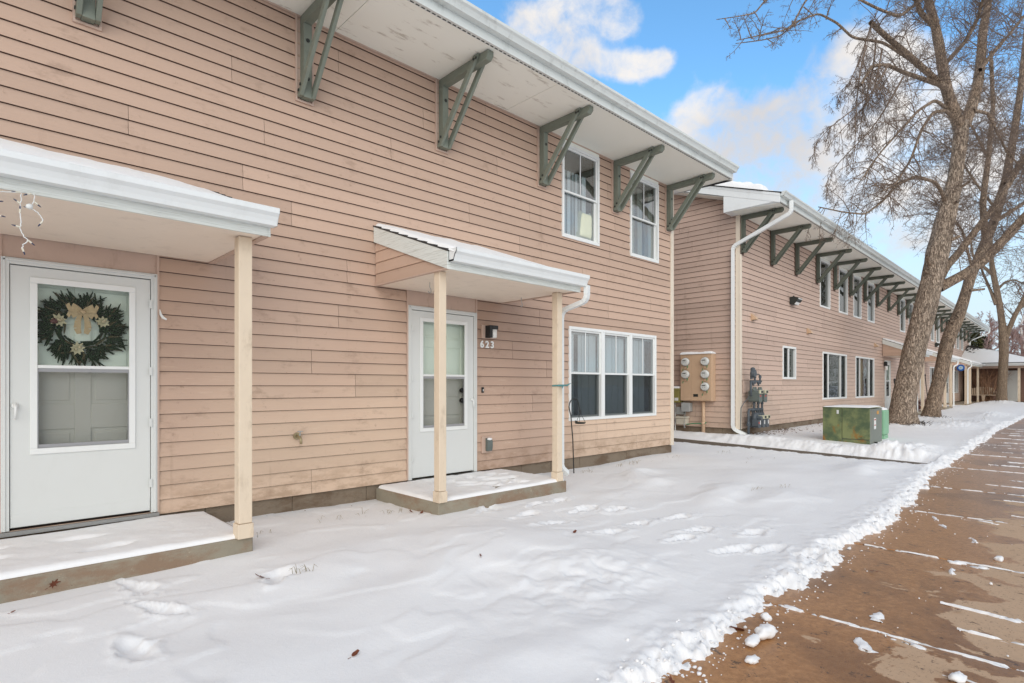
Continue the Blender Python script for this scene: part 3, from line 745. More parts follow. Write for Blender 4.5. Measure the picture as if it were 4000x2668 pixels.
def porch(name, label, loc, rz, s0, s1, zf, zs, zr, depth, posts, slab, left_face=True, pipe=None, snow=0.06, beam_brown=False, slab_snow=True, group='porch canopies over the doors'):
    """lean-to canopy on posts over a concrete slab. zf slab top, zs ceiling, zr roof height at the wall"""
    t = thing(name, label, 'porch', loc, rz, group)
    of = depth; zfr = zs + 0.175                            # roof height above the fascia
    mb = MB(); pbox(mb, front, slab[0], slab[1], 0.0, slab[2], zf - 0.30, zf); sl = mb.build('slab', MAT['slab'], t, bevel=0.012)
    for (x, o, ww) in posts:
        p = MB(); p.box(x - ww / 2, x + ww / 2, -o - ww / 2, -o + ww / 2, zf + 0.115, zs - 0.004); po = p.build('post', MAT['cream'], t, bevel=0.005)
        p = MB(); k = ww / 2 + 0.008; p.box(x - k, x + k, -o - k, -o + k, zf + 0.002, zf + 0.112); p.build('post_base', MAT['cream'], po, bevel=0.004)
    c = MB(); pbox(c, front, s0 + 0.02, s1 - 0.02, 0.026, of - 0.021, zs, zs + 0.02); c.build('ceiling', MAT['porch_ceiling'], t)
    f = MB(); pbox(f, front, s0, s1, of - 0.02, of, zs - 0.012, zfr - 0.02); f.build('fascia', MAT['fascia'], t, bevel=0.002)
    sl_ = (zr - zfr) / (of)
    for s, face in ((s0, left_face), (s1, True)):
        a, b = (s - 0.0, s + 0.024) if s == s0 else (s - 0.024, s)
        a2, b2 = (a - 0.02, a - 0.001) if s == s0 else (b + 0.001, b + 0.02)
        r_ = MB(); r_.prism([(-0.022, zr - 0.02), (-0.022, zr - 0.20), (-of, zfr - 0.19), (-of, zfr - 0.02)], 0, a2, b2); r_.build('rake_board', MAT['fascia'], t, bevel=0.002)
        w = MB(); q = MB(); zb = zs
        k = 0
        while zb < zr - 0.2:
            zt = zb + LAP
            def reach(z): return min(of - 0.03, max(0.03, (zr - 0.19 - z) / sl_))
            x_b, x_t = (0.016, 0.006)
            sgn = -1 if s == s0 else 1; base = a + 0.012 if s == s0 else b - 0.012
            P0 = [(base + sgn * x_b, -0.026, zb + .003), (base + sgn * x_b, -reach(zb), zb + .003), (base + sgn * x_t, -reach(zt), zt), (base + sgn * x_t, -0.026, zt)]
            P1 = [(base - sgn * 0.01, p[1], p[2]) for p in P0]
            q = MB(); q.hexa([P1[0], P1[1], P0[1], P0[0], P1[3], P1[2], P0[2], P0[3]]); q.build('siding_board', MAT['siding1'], t)
            zb = zt; k += 1
        bt = MB(); bt.box(min(a2, a), max(b2, b), -of + 0.025, -0.022, zs - 0.010, zs - 0.001); bt.build('bottom_trim', MAT['pink_trim'], t)
    # roof deck with shingle courses showing at the rake
    d = MB(); n = 8
    for k in range(n):
        o0 = of + 0.004 - (of + 0.004) * k / n; o1 = of + 0.004 - (of + 0.004) * (k + 1) / n
        z0 = zfr + sl_ * (of - o0); z1 = zfr + sl_ * (of - o1)
        d.hexa([(s0 - 0.024, -o0, z0 - 0.018), (s1 + 0.024, -o0, z0 - 0.018), (s1 + 0.024, -o1, z1 - 0.018), (s0 - 0.024, -o1, z1 - 0.018),
                (s0 - 0.024, -o0, z0 + 0.008), (s1 + 0.024, -o0, z0 + 0.008), (s1 + 0.024, -o1, z1 - 0.006), (s0 - 0.024, -o1, z1 - 0.006)])
    d.build('shingle_roof', MAT['shingle'], t)
    gutter(t, s0 - 0.005, s1 + 0.04, of + 0.001, zs + 0.055, MAT['white'], 1.35, 1.0)
    if snow:
        base = lambda X, Y: zfr + sl_ * (of + Y) + 0.002
        snow_cover('roof_snow', s0 - 0.012, s1 - 0.02, -(of + 0.085), -0.012, base, snow, MAT['snow'], t, 70, 26, 0.06, s0 * 3 + 1,
                   cut=lambda X, Y, n: 1 - 0.7 * sst(s1 - 0.5, s1 - 0.1, X + (n - .5) * .4))
    if pipe: downspout(t, pipe, MAT['white'])
    return t
# ------------------------------------------------------------------ ground shape shared by snow, walk and things
def walk_z(x): return -1.365 + 0.135 * sst(9, 17, x) + 0.12 * sst(20, 48, x)
def edge_y(x): return 1.37 + 0.02 * sst(3, 6, x) + 0.34 * sst(6.0, 11.5, x) + 0.20 * sst(13, 24, x)
def ground_z(x, y):
    zw = -1.285 + 0.155 * sst(10.2, 13.0, x) + 0.07 * sst(20, 48, x)
    zk = walk_z(x) + 0.045
    k = sst(0.0, 1.0, (np.asarray(y, float) - edge_y(x)) / 3.6)
    return zk * (1 - k) + zw * k
PATH = (11.32, 11.88)

# ------------------------------------------------------------------ first building
def roof_and_eave(b, s0, s1, zs, o_f, depth, soffit_mat, seams, gable_ends, slot_mat=True, overhang=0.0):
    """soffit panels, vented strip, fascia, gutter and the roof above"""
    e = [s0] + seams + [s1]
    for p, q in zip(e[:-1], e[1:]):
        m = MB(); pbox(m, front, p + 0.003, q - 0.003, 0.0, 0.982, zs, zs + 0.012); m.build('soffit_panel', soffit_mat, b)
    m = MB(); pbox(m, front, s0, s1, 0.0, 0.98, zs + 0.013, zs + 0.03); m.build('soffit_backing', MAT['dark'], b)
    m = MB(); pbox(m, front, s0, s1, 0.984, o_f - 0.022, zs - 0.006, zs + 0.012); m.build('vent_strip', MAT['eave_white'], b)
    m = MB(); x = s0 + 0.05
    while x < s1 - 0.06:
        pbox(m, front, x, x + 0.042, 0.994, 1.008, zs - 0.0075, zs - 0.004); x += 0.066
    tag(m.build('vent_slots', MAT['dark'], b), kind='stuff')
    m = MB(); pbox(m, front, s0, s1, o_f - 0.02, o_f, zs - 0.012, zs + 0.135); m.build('fascia', MAT['eave_white'], b, bevel=0.003)
    gutter(b, s0 - 0.005, s1 + 0.005, o_f + 0.001, zs + 0.088, MAT['eave_white'], 1.10, 1.0)
    sl = 0.342; zf = zs + 0.175; ridge = depth / 2; zr = zf + sl * (o_f + ridge)
    for sg in (0, 1):
        m = MB()
        def Y(o): return -o if sg == 0 else depth + o
        for k in range(12):
            t0 = k / 12; t1 = (k + 1) / 12; oa = o_f + 0.03 - (o_f + ridge) * t0; ob = o_f + 0.03 - (o_f + ridge) * t1
            za = zf + sl * (o_f - oa); zb = zf + sl * (o_f - ob)
            m.hexa([(s0 - .03, Y(oa), za - .02), (s1 + .03, Y(oa), za - .02), (s1 + .03, Y(ob), zb - .02), (s0 - .03, Y(ob), zb - .02),
                    (s0 - .03, Y(oa), za + .010), (s1 + .03, Y(oa), za + .010), (s1 + .03, Y(ob), zb - .002), (s0 - .03, Y(ob), zb - .002)])
        m.build('roof', MAT['shingle'], b)
    snow_cover('roof_snow', s0 + 0.015, s1 - 0.015, -(o_f - 0.10), ridge - 0.02, lambda X, Yy: zf + sl * (o_f + Yy) + 0.006, 0.07, MAT['snow'], b, 120, 30, 0.10, s0 + 9)
    for s, sgn in ((s0, -1), (s1, 1)):
        if s not in gable_ends: continue
        a, c = (s - 0.021, s - 0.001) if sgn < 0 else (s + 0.001, s + 0.021)
        m = MB(); m.prism([(-o_f, zf - 0.02), (-o_f, zf - 0.215), (ridge, zr - 0.215), (ridge, zr - 0.02)], 0, a, c)
        m.prism([(ridge, zr - 0.02), (ridge, zr - 0.215), (depth + o_f, zf - 0.215), (depth + o_f, zf - 0.02)], 0, a, c); m.build('rake_board', MAT['white'], b, bevel=0.003)
        a2, c2 = (a - 0.006, a - 0.0005) if sgn < 0 else (c + 0.0005, c + 0.006)
        m = MB(); m.prism([(-o_f, zf - 0.02), (-o_f, zf - 0.075), (ridge, zr - 0.075), (ridge, zr - 0.02)], 0, a2, c2); m.build('rake_trim', MAT['white'], b)
        # boxed return under the rake
        a3, c3 = (s - 0.018, s) if sgn < 0 else (s, s + 0.018)
        m = MB(); m.prism([(-o_f + 0.01, zs + 0.0), (-o_f + 0.01, zf - 0.216), (0.17, zf + sl * (o_f + 0.17) - 0.22), (0.17, zs + 0.0)], 0, a3 + 0.0012, c3 - 0.0012); m.build('eave_return', MAT['white'], b)
        over = abs(overhang); w0 = s if sgn < 0 else s - over
        m = MB(); m.box(w0 + 0.02, w0 + over - 0.02, 0.0, 0.168, zs + 0.001, zs + 0.013); m.build('return_ceiling', MAT['white'], b)
        m = MB(); m.hexa([(w0 + .02, .17, zf + sl * (o_f + .17) - .235), (w0 + over, .17, zf + sl * (o_f + .17) - .235), (w0 + over, ridge, zr - .235), (w0 + .02, ridge, zr - .235),
                          (w0 + .02, .17, zf + sl * (o_f + .17) - .22), (w0 + over, .17, zf + sl * (o_f + .17) - .22), (w0 + over, ridge, zr - .22), (w0 + .02, ridge, zr - .22)]); m.build('rake_soffit', MAT['soffit'], b)
    return zf, sl, ridge

def core(b, s0, s1, z0, z1, depth, holes):
    """sheathing behind the boards, open where doors and windows sit; side and back walls"""
    m = MB(); cuts = sorted(set([s0, s1] + [x for h in holes for x in h[:2]]))
    for p, q in zip(cuts[:-1], cuts[1:]):
        mid = (p + q) / 2; hs = sorted([h for h in holes if h[0] < mid < h[1]], key=lambda h: h[2]); z = z0
        for h in hs:
            if h[2] > z: pbox(m, front, p, q, -0.14, -0.001, z, h[2])
            z = h[3]
        if z < z1: pbox(m, front, p, q, -0.14, -0.001, z, z1)
    m.box(s0, s0 + 0.14, 0.14, depth, z0, z1); m.box(s1 - 0.14, s1, 0.14, depth, z0, z1); m.box(s0, s1, depth, depth + 0.14, z0, z1)
    m.box(s0 + .14, s1 - .14, .14, depth, z0, z0 + 0.05); m.box(s0 + .14, s1 - .14, .14, depth, z1 - 0.05, z1)
    m.build('wall', MAT['siding_edge'], b)

B1 = thing('apartment_building', 'tan two storey clapboard apartment building with a wreath door and door 623', 'building', (0, 5.7, 0))
S0, S1 = -3.2, 9.77
D1 = (0.20, 1.21, -1.09, 0.965); D2 = (3.78, 4.84, -1.12, 0.955)
UW1 = (6.54, 7.46, 2.27, 3.71); UW2 = (8.34, 9.25, 2.26, 3.71); TW = (6.70, 9.165, -0.545, 0.92)
heads = [(0.19, 1.222, 0.965, 1.135), (3.765, 4.845, 0.955, 1.135)]
op1 = [D1, D2, UW1, UW2, TW] + heads + [(6.54, 7.46, 3.6, 3.8), (8.34, 9.25, 3.6, 3.8)]
J1 = {0: [-1.2, 2.6, 8.55], 1: [-2.1, 7.42], 2: [-0.4], 3: [1.9, 5.9], 4: [-1.6, 3.1], 5: [2.6, 6.2], 6: [-0.9, 5.5], 7: [2.9], 8: [-1.9, 6.05], 9: [-.5, 3.0, 7.72], 10: [-1.7, 1.9, 5.3, 9.0],
      11: [-1.2, 2.39, 4.3, 7.04], 12: [-1.8, 1.92, 5.64, 8.74], 13: [-2.6, 1.0, 4.72, 7.76], 14: [-1.6, 2.12, 5.84, 9.3], 15: [-.1, 3.55, 7.9], 16: [-1.9, 1.82, 5.21], 17: [.4, 4.0, 7.7], 18: [-.9, 2.9, 6.3], 19: [1.4, 5.0, 8.0]}
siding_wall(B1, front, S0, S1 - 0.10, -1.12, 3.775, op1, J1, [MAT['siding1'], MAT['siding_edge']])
for h, w_ in zip(heads, (0, 1)):
    m = MB(); pbox(m, front, h[0] + .003, h[1] - .003, 0.0, 0.014, h[2] + 0.004, h[3]); m.build('head_panel', MAT['pink_trim'], B1)
    for s in (h[0] - 0.004, h[1] - 0.018):
        m = MB(); pbox(m, front, s, s + 0.021, 0.015, 0.026, -1.11, h[3]); m.build('jamb_trim', MAT['pink_trim'], B1)
for w_ in (UW1, UW2):
    m = MB(); pbox(m, front, w_[0] + .002, w_[1] - .002, 0.0, 0.022, w_[3] + .001, 3.778); m.build('frieze_board', MAT['soffit'], B1)
core(B1, S0, S1 - 0.001, -1.12, 3.79, 9.0, [D1, D2, UW1, UW2, TW])
foundation(B1, front, S0, S1, -1.75, -1.122, [-2.4, -1.6, -.8, 0.0, .8, 1.6, 2.41, 3.25, 4.05, 4.86, 5.7, 6.32, 7.0, 7.56, 8.28, 9.05])
m = MB(); m.box(S1 - 0.10, S1 + 0.012, -0.030, -0.0005, -1.13, 3.775); m.box(S1 + 0.0005, S1 + 0.024, 0.0, 0.1, -1.13, 3.775); m.build('corner_trim', MAT['cream_trim'], B1, bevel=0.003)
m = MB(); pbox(m, front, S0, S1 - .1, 0.021, 0.028, 3.762, 3.779); m.build('top_trim', MAT['pink_trim'], B1)
roof_and_eave(B1, S0 - .3, 10.08, 3.78, 1.045, 9.0, MAT['soffit'], [-2.2, 0.35, 2.855, 5.355, 7.86], (S0 - .3, 10.08), overhang=0.3)
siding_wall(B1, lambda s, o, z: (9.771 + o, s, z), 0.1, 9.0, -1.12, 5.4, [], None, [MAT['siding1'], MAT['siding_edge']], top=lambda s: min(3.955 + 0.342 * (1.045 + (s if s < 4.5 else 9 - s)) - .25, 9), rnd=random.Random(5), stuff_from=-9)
br = make_bracket(B1, (0.72, 0, 3.778), MAT['sage'], MAT['pink_trim'])
for s in (-1.05, 2.52, 4.27, 6.09, 7.90, 9.58): copy_tree(br, B1, (s, 0, 3.778))

storm_door(B1, *D1, 1, 'storm door with the wreath behind its upper glass')
storm_door(B1, *D2, -1, 'storm door beside the number 623')
w = hung_window(B1, *UW1, 2.995, label='upstairs window with striped curtain and a cream pillow', screen=False)
room(w, *UW1, depth=2.2)
for a, b_, mt in ((6.60, 6.68, 'curtain'), (6.70, 6.75, 'curtain_grey'), (6.78, 6.86, 'curtain'), (6.89, 6.94, 'curtain_grey'), (6.97, 7.03, 'curtain'), (7.06, 7.10, 'curtain_grey'), (7.14, 7.24, 'curtain')):
    drape(w, a, b_, 2.30, 3.36, -0.085, MAT[mt], 2, 0.012)
w = hung_window(B1, *UW2, 2.975, label='upstairs window with beige curtain at the building corner', screen=False)
room(w, *UW2, depth=2.2)
for a, b_, mt, sk in ((8.38, 8.62, 'curtain_beige', 0), (8.62, 8.69, 'curtain_brown', .03), (8.70, 8.86, 'curtain_beige', 0), (8.90, 9.02, 'curtain_brown', .05), (9.06, 9.20, 'curtain_beige', .0)):
    drape(w, a, b_, 2.28, 3.55, -0.085, MAT[mt], 3, 0.016, skew=sk)
for i, (a, b_) in enumerate(((6.70, 7.553), (7.556, 8.345), (8.348, 9.165))):
    w = hung_window(B1, a, b_, TW[2], TW[3], 0.205, label=('left', 'middle', 'right')[i] + ' bay of the triple window')
    if i == 0: room(w, 6.70, 9.165, TW[2], TW[3], depth=2.6)
    n = 8; st = (b_ - a - .1) / n
    for k in range(n):
        x = a + .05 + k * st
        if (i == 0 and k == 2) or (i == 2 and k >= 6): continue
        g = MB(); sk = 0.005 * ((k % 2) * 2 - 1)
        g.hexa([(x, .075, TW[2] + .06), (x + st * .995, .078 + sk, TW[2] + .06), (x + st * .995, .081 + sk, TW[2] + .06), (x, .078, TW[2] + .06),
                (x, .075, TW[3] - .11), (x + st * .995, .078 + sk, TW[3] - .11), (x + st * .995, .081 + sk, TW[3] - .11), (x, .078, TW[3] - .11)])
        g.build('blind_slat', MAT['curtain'], w)
    g = MB(); g.box(a + .05, b_ - .05, .065, .10, TW[3] - .105, TW[3] - .085); g.build('blind_rail', MAT['curtain_grey'], w)

# ------------------------------------------------------------------ second building, turned a little
A2 = math.radians(1.2); O2 = (12.73, 5.72, 0)
B2 = thing('apartment_building', 'long tan clapboard apartment building with electric meters on its end wall', 'building', O2, A2)
def b2w(s, o, z):
    c, d = math.cos(A2), math.sin(A2); return Vector((O2[0] + s * c + o * d, O2[1] + s * d - o * c, z))
L2 = 39.0; ZB = -0.985; ZT = 3.885
U2 = [(5.66, 6.64), (7.57, 8.56), (9.25, 10.24), (11.10, 12.10), (16.52, 17.52), (18.32, 19.32), (23.9, 24.83), (25.5, 26.55), (31.2, 32.14), (32.98, 34.0), (34.9, 35.9)]
ups = [(a, b_, 2.365, 3.80) for a, b_ in U2]
lows = [(2.63, 3.615, 0.175, 1.05), (5.92, 8.44, -0.42, 1.035), (9.52, 12.06, -0.43, 1.035), (23.6, 25.6, -0.44, 1.0), (31.3, 33.6, -0.46, 0.97), (16.9, 19.3, -0.43, 1.03)]
d2 = [(13.75, 14.72, ZB - .05, 1.02), (20.95, 21.92, ZB - .05, 1.02), (28.7, 29.67, ZB - .05, 1.02)]
rr = random.Random(3)
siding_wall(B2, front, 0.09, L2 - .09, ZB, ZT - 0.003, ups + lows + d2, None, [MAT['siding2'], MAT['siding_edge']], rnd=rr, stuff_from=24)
zf2 = ZT + 0.175
topg = lambda s: zf2 + 0.342 * (1.045 + s) - 0.235
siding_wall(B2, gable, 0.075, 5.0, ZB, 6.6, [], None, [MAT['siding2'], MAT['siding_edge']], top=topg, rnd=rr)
core(B2, 0.0, L2, ZB, ZT + .01, 10.0, ups + lows + d2)
m = MB(); m.prism([(0.02, ZT), (10.0, ZT), (5.0, ZT + 1.95)], 0, 0.001, 0.13); m.build('gable_wall', MAT['siding_edge'], B2)
foundation(B2, front, 0.0, L2, -1.7, ZB - .004, [0.8 * k for k in range(1, 48)])
foundation(B2, gable, 0.0, 6.0, -1.7, ZB - .004, [0.4, 1.2, 2.0, 2.8, 3.6, 4.4, 5.2])
m = MB(); m.box(-0.026, -0.0005, -0.026, 0.075, ZB - .01, ZT); m.box(0.0, 0.088, -0.026, -0.0005, ZB - .01, ZT); m.build('corner_trim', MAT['cream_trim'], B2, bevel=0.003)
m = MB(); m.box(L2 - .09, L2 + .02, -0.026, -0.0005, ZB - .01, ZT); m.build('corner_trim', MAT['cream_trim'], B2)
roof_and_eave(B2, -0.43, L2 + 0.45, ZT, 1.045, 10.0, MAT['soffit'], [2.4 + 2.44 * k for k in range(15)], (-0.43, L2 + .45), overhang=0.42)
br = make_bracket(B2, (0.07, 0, ZT - .002), MAT['darkgreen'], MAT['siding_edge'])
for s in (1.87, 3.62, 5.37, 7.06, 8.80, 10.63, 12.44, 14.28, 16.05, 17.88, 19.7, 21.55, 23.4, 25.26, 27.03, 28.85, 30.75, 32.63, 34.48, 36.3, 38.2): copy_tree(br, B2, (s, 0, ZT - .002))
snow_cover('snow_drift', -0.50, -0.10, -0.72, 1.9, lambda X, Yy: zf2 + 0.342 * (1.045 + Yy) + 0.004, 0.15, MAT['snow'], B2, 20, 60, 0.10, 4.2, .5)
for i, (a, b_, c, d) in enumerate(ups):
    fixed_window(B2, a, b_, c, d)
    m = MB(); pbox(m, front, a, b_, 0, 0.02, d + .002, ZT - .002); m.build('frieze_board', MAT['soffit'], B2)
w = fixed_window(B2, *lows[0], posts=(3.10,), dark=(0,), label='small sliding window next to the gas meters')
drape(w, 3.13, 3.56, .23, 1.0, -0.12, MAT['curtain_green'], 5, 0.012)
w = fixed_window(B2, *lows[1], posts=(6.52, 7.82), dark=(0, 2))
w = fixed_window(B2, *lows[2], posts=(10.12, 11.42), dark=(0, 2)); drape(w, 10.45, 10.95, -.36, .98, -.14, MAT['curtain_green'], 6, .02)
for l_ in lows[3:]:
    k = (l_[1] - l_[0]); fixed_window(B2, *l_, posts=(l_[0] + k * .25, l_[0] + k * .75), dark=(0, 2))
for i, dd in enumerate(d2): storm_door(B2, *dd, -1, ('storm door under the canopy by the leaning trunk', 'storm door under the middle canopy', 'storm door under the farthest canopy')[i])
downspout(B2, [b2w_ for b2w_ in ((0.02, -1.12, ZT + .08), (0.02, -1.12, ZT - 0.17), (-0.075, 0.115, 3.18), (-0.075, 0.115, -0.98), (0.10, -0.14, -1.13))], MAT['white'], 0.105)
downspout(B2, [(L2 + .2, -1.12, ZT + .08), (L2 + .2, -1.12, ZT - .15), (L2 + .06, -0.06, 3.2), (L2 + .06, -0.06, 1.0)], MAT['white'], 0.1)

# ------------------------------------------------------------------ low building at the end
B3 = thing('garage_building', 'low building with a snowy hip roof and white panelled door at the far end', 'building', (0, 0, 0))
m = MB(); m.box(48.6, 58, 2.8, 6.42, -1.6, 1.28); m.build('wall', MAT['siding_edge'], B3)
r3 = random.Random(9)
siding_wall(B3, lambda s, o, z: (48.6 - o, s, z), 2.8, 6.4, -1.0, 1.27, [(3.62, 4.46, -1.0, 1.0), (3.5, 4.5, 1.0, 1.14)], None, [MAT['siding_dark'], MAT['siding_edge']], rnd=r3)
d = empty('door', (0, 0, 0), 0, B3); d['label'] = 'white six panel door with a lever handle'
m = MB(); panel_door(m, 3.64, 4.44, -0.98, 0.98, 0.03, P=lambda s, o, z: (48.6 - o, s, z)); m.build('door_leaf', MAT['door'], d)
m = MB(); m.lathe([(0, 48.50), (.03, 48.50), (.03, 48.57)], (0, 4.37, .02), 'x', 8); m.box(48.50, 48.53, 4.22, 4.38, -.14, -.11); m.build('lever', MAT['meter_rim'], d)
m = MB(); m.box(46.9, 47.1, 2.6, 6.4, 1.10, 1.28); m.build('porch_beam', MAT['pink_trim'], B3)
m = MB(); m.box(46.6, 48.58, 2.5, 6.4, 1.285, 1.30); m.build('ceiling', MAT['pink_trim'], B3)
m = MB(); m.box(46.42, 46.44, 2.3, 6.42, 1.24, 1.42); m.box(46.44, 58, 2.3, 2.32, 1.24, 1.42); m.build('fascia', MAT['white'], B3)
m = MB(); m.prism([(46.42 - p, 1.31 + q) for p, q in K_GUTTER], 1, 2.25, 6.40); m.build('gutter', MAT['white'], B3)
for y in (5.95, 3.50, 3.1):
    m = MB(); m.box(46.94, 47.06, y - .06, y + .06, -1.02, 1.10); m.build('post', MAT['cream'], B3)
m = MB(); m.box(46.5, 48.6, 2.6, 6.4, -1.5, -1.02); m.build('slab', MAT['slab'], B3)
zr3 = lambda x: 1.44 + 0.335 * (x - 46.4)
m = MB()
A_, B_, C_, D_ = (46.38, 6.45), (46.38, 2.25), (50.58, 6.45), (58, 6.45)
m.hexa([(46.38, 6.45, 1.40), (46.38, 2.25, 1.40), (50.57, 6.44, zr3(50.58) - .04), (50.58, 6.45, zr3(50.58) - .04), (46.38, 6.45, 1.44), (46.38, 2.25, 1.44), (50.57, 6.44, zr3(50.58)), (50.58, 6.45, zr3(50.58))])
m.hexa([(46.38, 2.25, 1.40), (58, 2.25, 1.40), (58, 6.45, zr3(50.58) - .04), (50.58, 6.45, zr3(50.58) - .04), (46.38, 2.25, 1.44), (58, 2.25, 1.44), (58, 6.45, zr3(50.58)), (50.58, 6.45, zr3(50.58))])
m.build('roof', MAT['shingle'], B3)
# snow lies on the roof, worn to the shingles near the top
gx, gy = np.meshgrid(np.linspace(0, 1, 50), np.linspace(0, 1, 40))
X = 46.34 + gx * 4.2; Yy = 6.44 - (1 - gy) * (6.44 - (2.25 + (X - 46.38).clip(0))) 
bare = sst(0.55, 0.95, gx + (fbm(X * 6, Yy * 9, 4) - .5) * .7) * sst(5.2, 5.9, Yy + (fbm(X * 3, Yy * 3, 3) - .5))
grid_mesh('roof_snow', X, Yy, zr3(X) + 0.03 - 0.06 * bare, MAT['snow'], B3)
X2 = 46.34 + gx * 11.6; Y2 = 2.22 + gy * np.minimum(X2 - 46.30, 4.2)
grid_mesh('roof_snow', X2, Y2, 1.44 + 0.335 * (Y2 - 2.25) + .03, MAT['snow'], B3)
# ------------------------------------------------------------------ porches
p1 = porch('porch', 'wide snow topped porch canopy on one post over the wreath door', (0, 5.7, 0), 0, -1.0, 1.64, -1.155, 1.13, 1.80, 1.375,
      [(1.535, 1.165, 0.098), (-0.90, 1.165, 0.098)], (-1.0, 1.605, 1.175), left_face=True, snow=0.045)
p2 = porch('porch', 'snow topped porch canopy on two cream posts over door 623', (0, 5.7, 0), 0, 3.34, 5.30, -1.155, 1.13, 1.815, 1.375,
      [(3.40, 1.155, 0.088), (5.185, 1.12, 0.088)], (3.36, 5.29, 1.18), snow=0.04,
      pipe=[(5.37, -1.43, 1.20), (5.37, -1.43, 1.02), (5.36, -1.03, 0.93), (5.36, -1.03, -1.02), (5.45, -1.06, -1.10)])
for i, (a, b_, x1, x2, lab) in enumerate(((13.36, 15.25, 13.5, 15.1, 'porch canopy half hidden by the thickest leaning trunk'), (20.45, 22.5, 20.6, 22.35, 'porch canopy with two cream posts between the second and third trunk'),
                                          (27.55, 33.4, 27.7, 29.5, 'long far porch canopy where the blue glass disc hangs'))):
    p = porch('porch', lab, O2, A2, a, b_, ZB - .04, 1.17, 1.86, 1.25, [(x1, 1.05, .1), (x2, 1.05, .1)] + ([(33.2, 1.05, .1)] if i == 2 else []), (a - .2, b_ + .1, 1.1), snow=0.06,
          pipe=[(a + .03 if i != 1 else b_ + .03, -1.31, 1.24), (a + .03 if i != 1 else b_ + .03, -1.31, 1.06), (a - .02 if i != 1 else b_ - .1, -1.16, .96), (a - .02 if i != 1 else b_ - .1, -1.16, ZB - .02)])
# snow trodden on the slabs
def trod(fx):
    def f(X, Y, n):
        k = np.ones_like(X)
        for (cx, cy, a, r1, r2) in fx:
            dx = (X - cx) * math.cos(a) + (Y - cy) * math.sin(a); dy = -(X - cx) * math.sin(a) + (Y - cy) * math.cos(a)
            k = k - 0.75 * np.exp(-((dx / r1) ** 2 + (dy / r2) ** 2) ** 2)
        return k
    return f
rg = random.Random(4)
f1 = [(0.35 + rg.uniform(-.5, .45), -rg.uniform(.35, 1.0), rg.uniform(-.5, .5), .14, .05) for _ in range(7)]
f2 = [(4.45 + rg.uniform(-.4, .5), -rg.uniform(.25, 1.0), rg.uniform(-.4, .9), .13, .05) for _ in range(22)]
snow_cover('slab_snow', -1.0, 1.585, -1.16, -0.03, lambda X, Y: -1.153 + 0 * X, 0.040, MAT['snow'], p1, 200, 90, .05, 3, .2,
           cut=lambda X, Y, n: trod(f1)(X, Y, n) * (1 + 0.25 * sst(1.2, .9, X) * 0) * (1 - sst(1.28, 1.6, X + (Y + .6) * .12 * 0) * .35) * (1 - 0.8 * np.exp(-((X - .35) / .5) ** 2 - ((Y + .0) / .10) ** 2)))
snow_cover('slab_snow', 3.37, 5.27, -1.165, -0.03, lambda X, Y: -1.153 + 0 * X, 0.040, MAT['snow'], p2, 170, 100, .05, 8, .3, cut=trod(f2))

# ------------------------------------------------------------------ pavement, path
WALK = tag(empty('sidewalk'), kind='structure')
JX = [-5.9, -4.0, -2.1, -0.2, 1.72, 3.65, 5.57, 7.47, 9.45, 11.6] + [11.6 + 1.95 * k for k in range(1, 26)]
for a, b_ in zip(JX[:-1], JX[1:]):
    ya, yb = float(edge_y(a)) + .28, float(edge_y(b_)) + .28; za, zb = float(walk_z(a)), float(walk_z(b_)); g = .007
    m = MB(); lo = ya - 2.15, yb - 2.15; dz = random.uniform(-.004, .004)
    m.hexa([(a + g, lo[0], za - .12), (b_ - g, lo[1], zb - .12), (b_ - g, yb, zb - .12), (a + g, ya, za - .12), (a + g, lo[0], za + dz), (b_ - g, lo[1], zb + dz), (b_ - g, yb, zb + dz), (a + g, ya, za + dz)])
    m.build('paving_slab', MAT['walk'], WALK, bevel=0.008)
def path_z(y): return -1.345 + (y - 1.8) * 0.024
SP = tag(empty('side_path'), kind='structure')
for k in range(8):
    a, b_ = 1.98 + k * 1.25, 1.98 + (k + 1) * 1.25
    m = MB(); m.hexa([(PATH[0] - .1, a + .006, path_z(a) - .1), (PATH[1] + .1, a + .006, path_z(a) - .1), (PATH[1] + .1, b_ - .006, path_z(b_) - .1), (PATH[0] - .1, b_ - .006, path_z(b_) - .1),
                      (PATH[0] - .1, a + .006, path_z(a)), (PATH[1] + .1, a + .006, path_z(a)), (PATH[1] + .1, b_ - .006, path_z(b_)), (PATH[0] - .1, b_ - .006, path_z(b_))])
    m.build('paving_slab', MAT['path'], SP, bevel=.006)

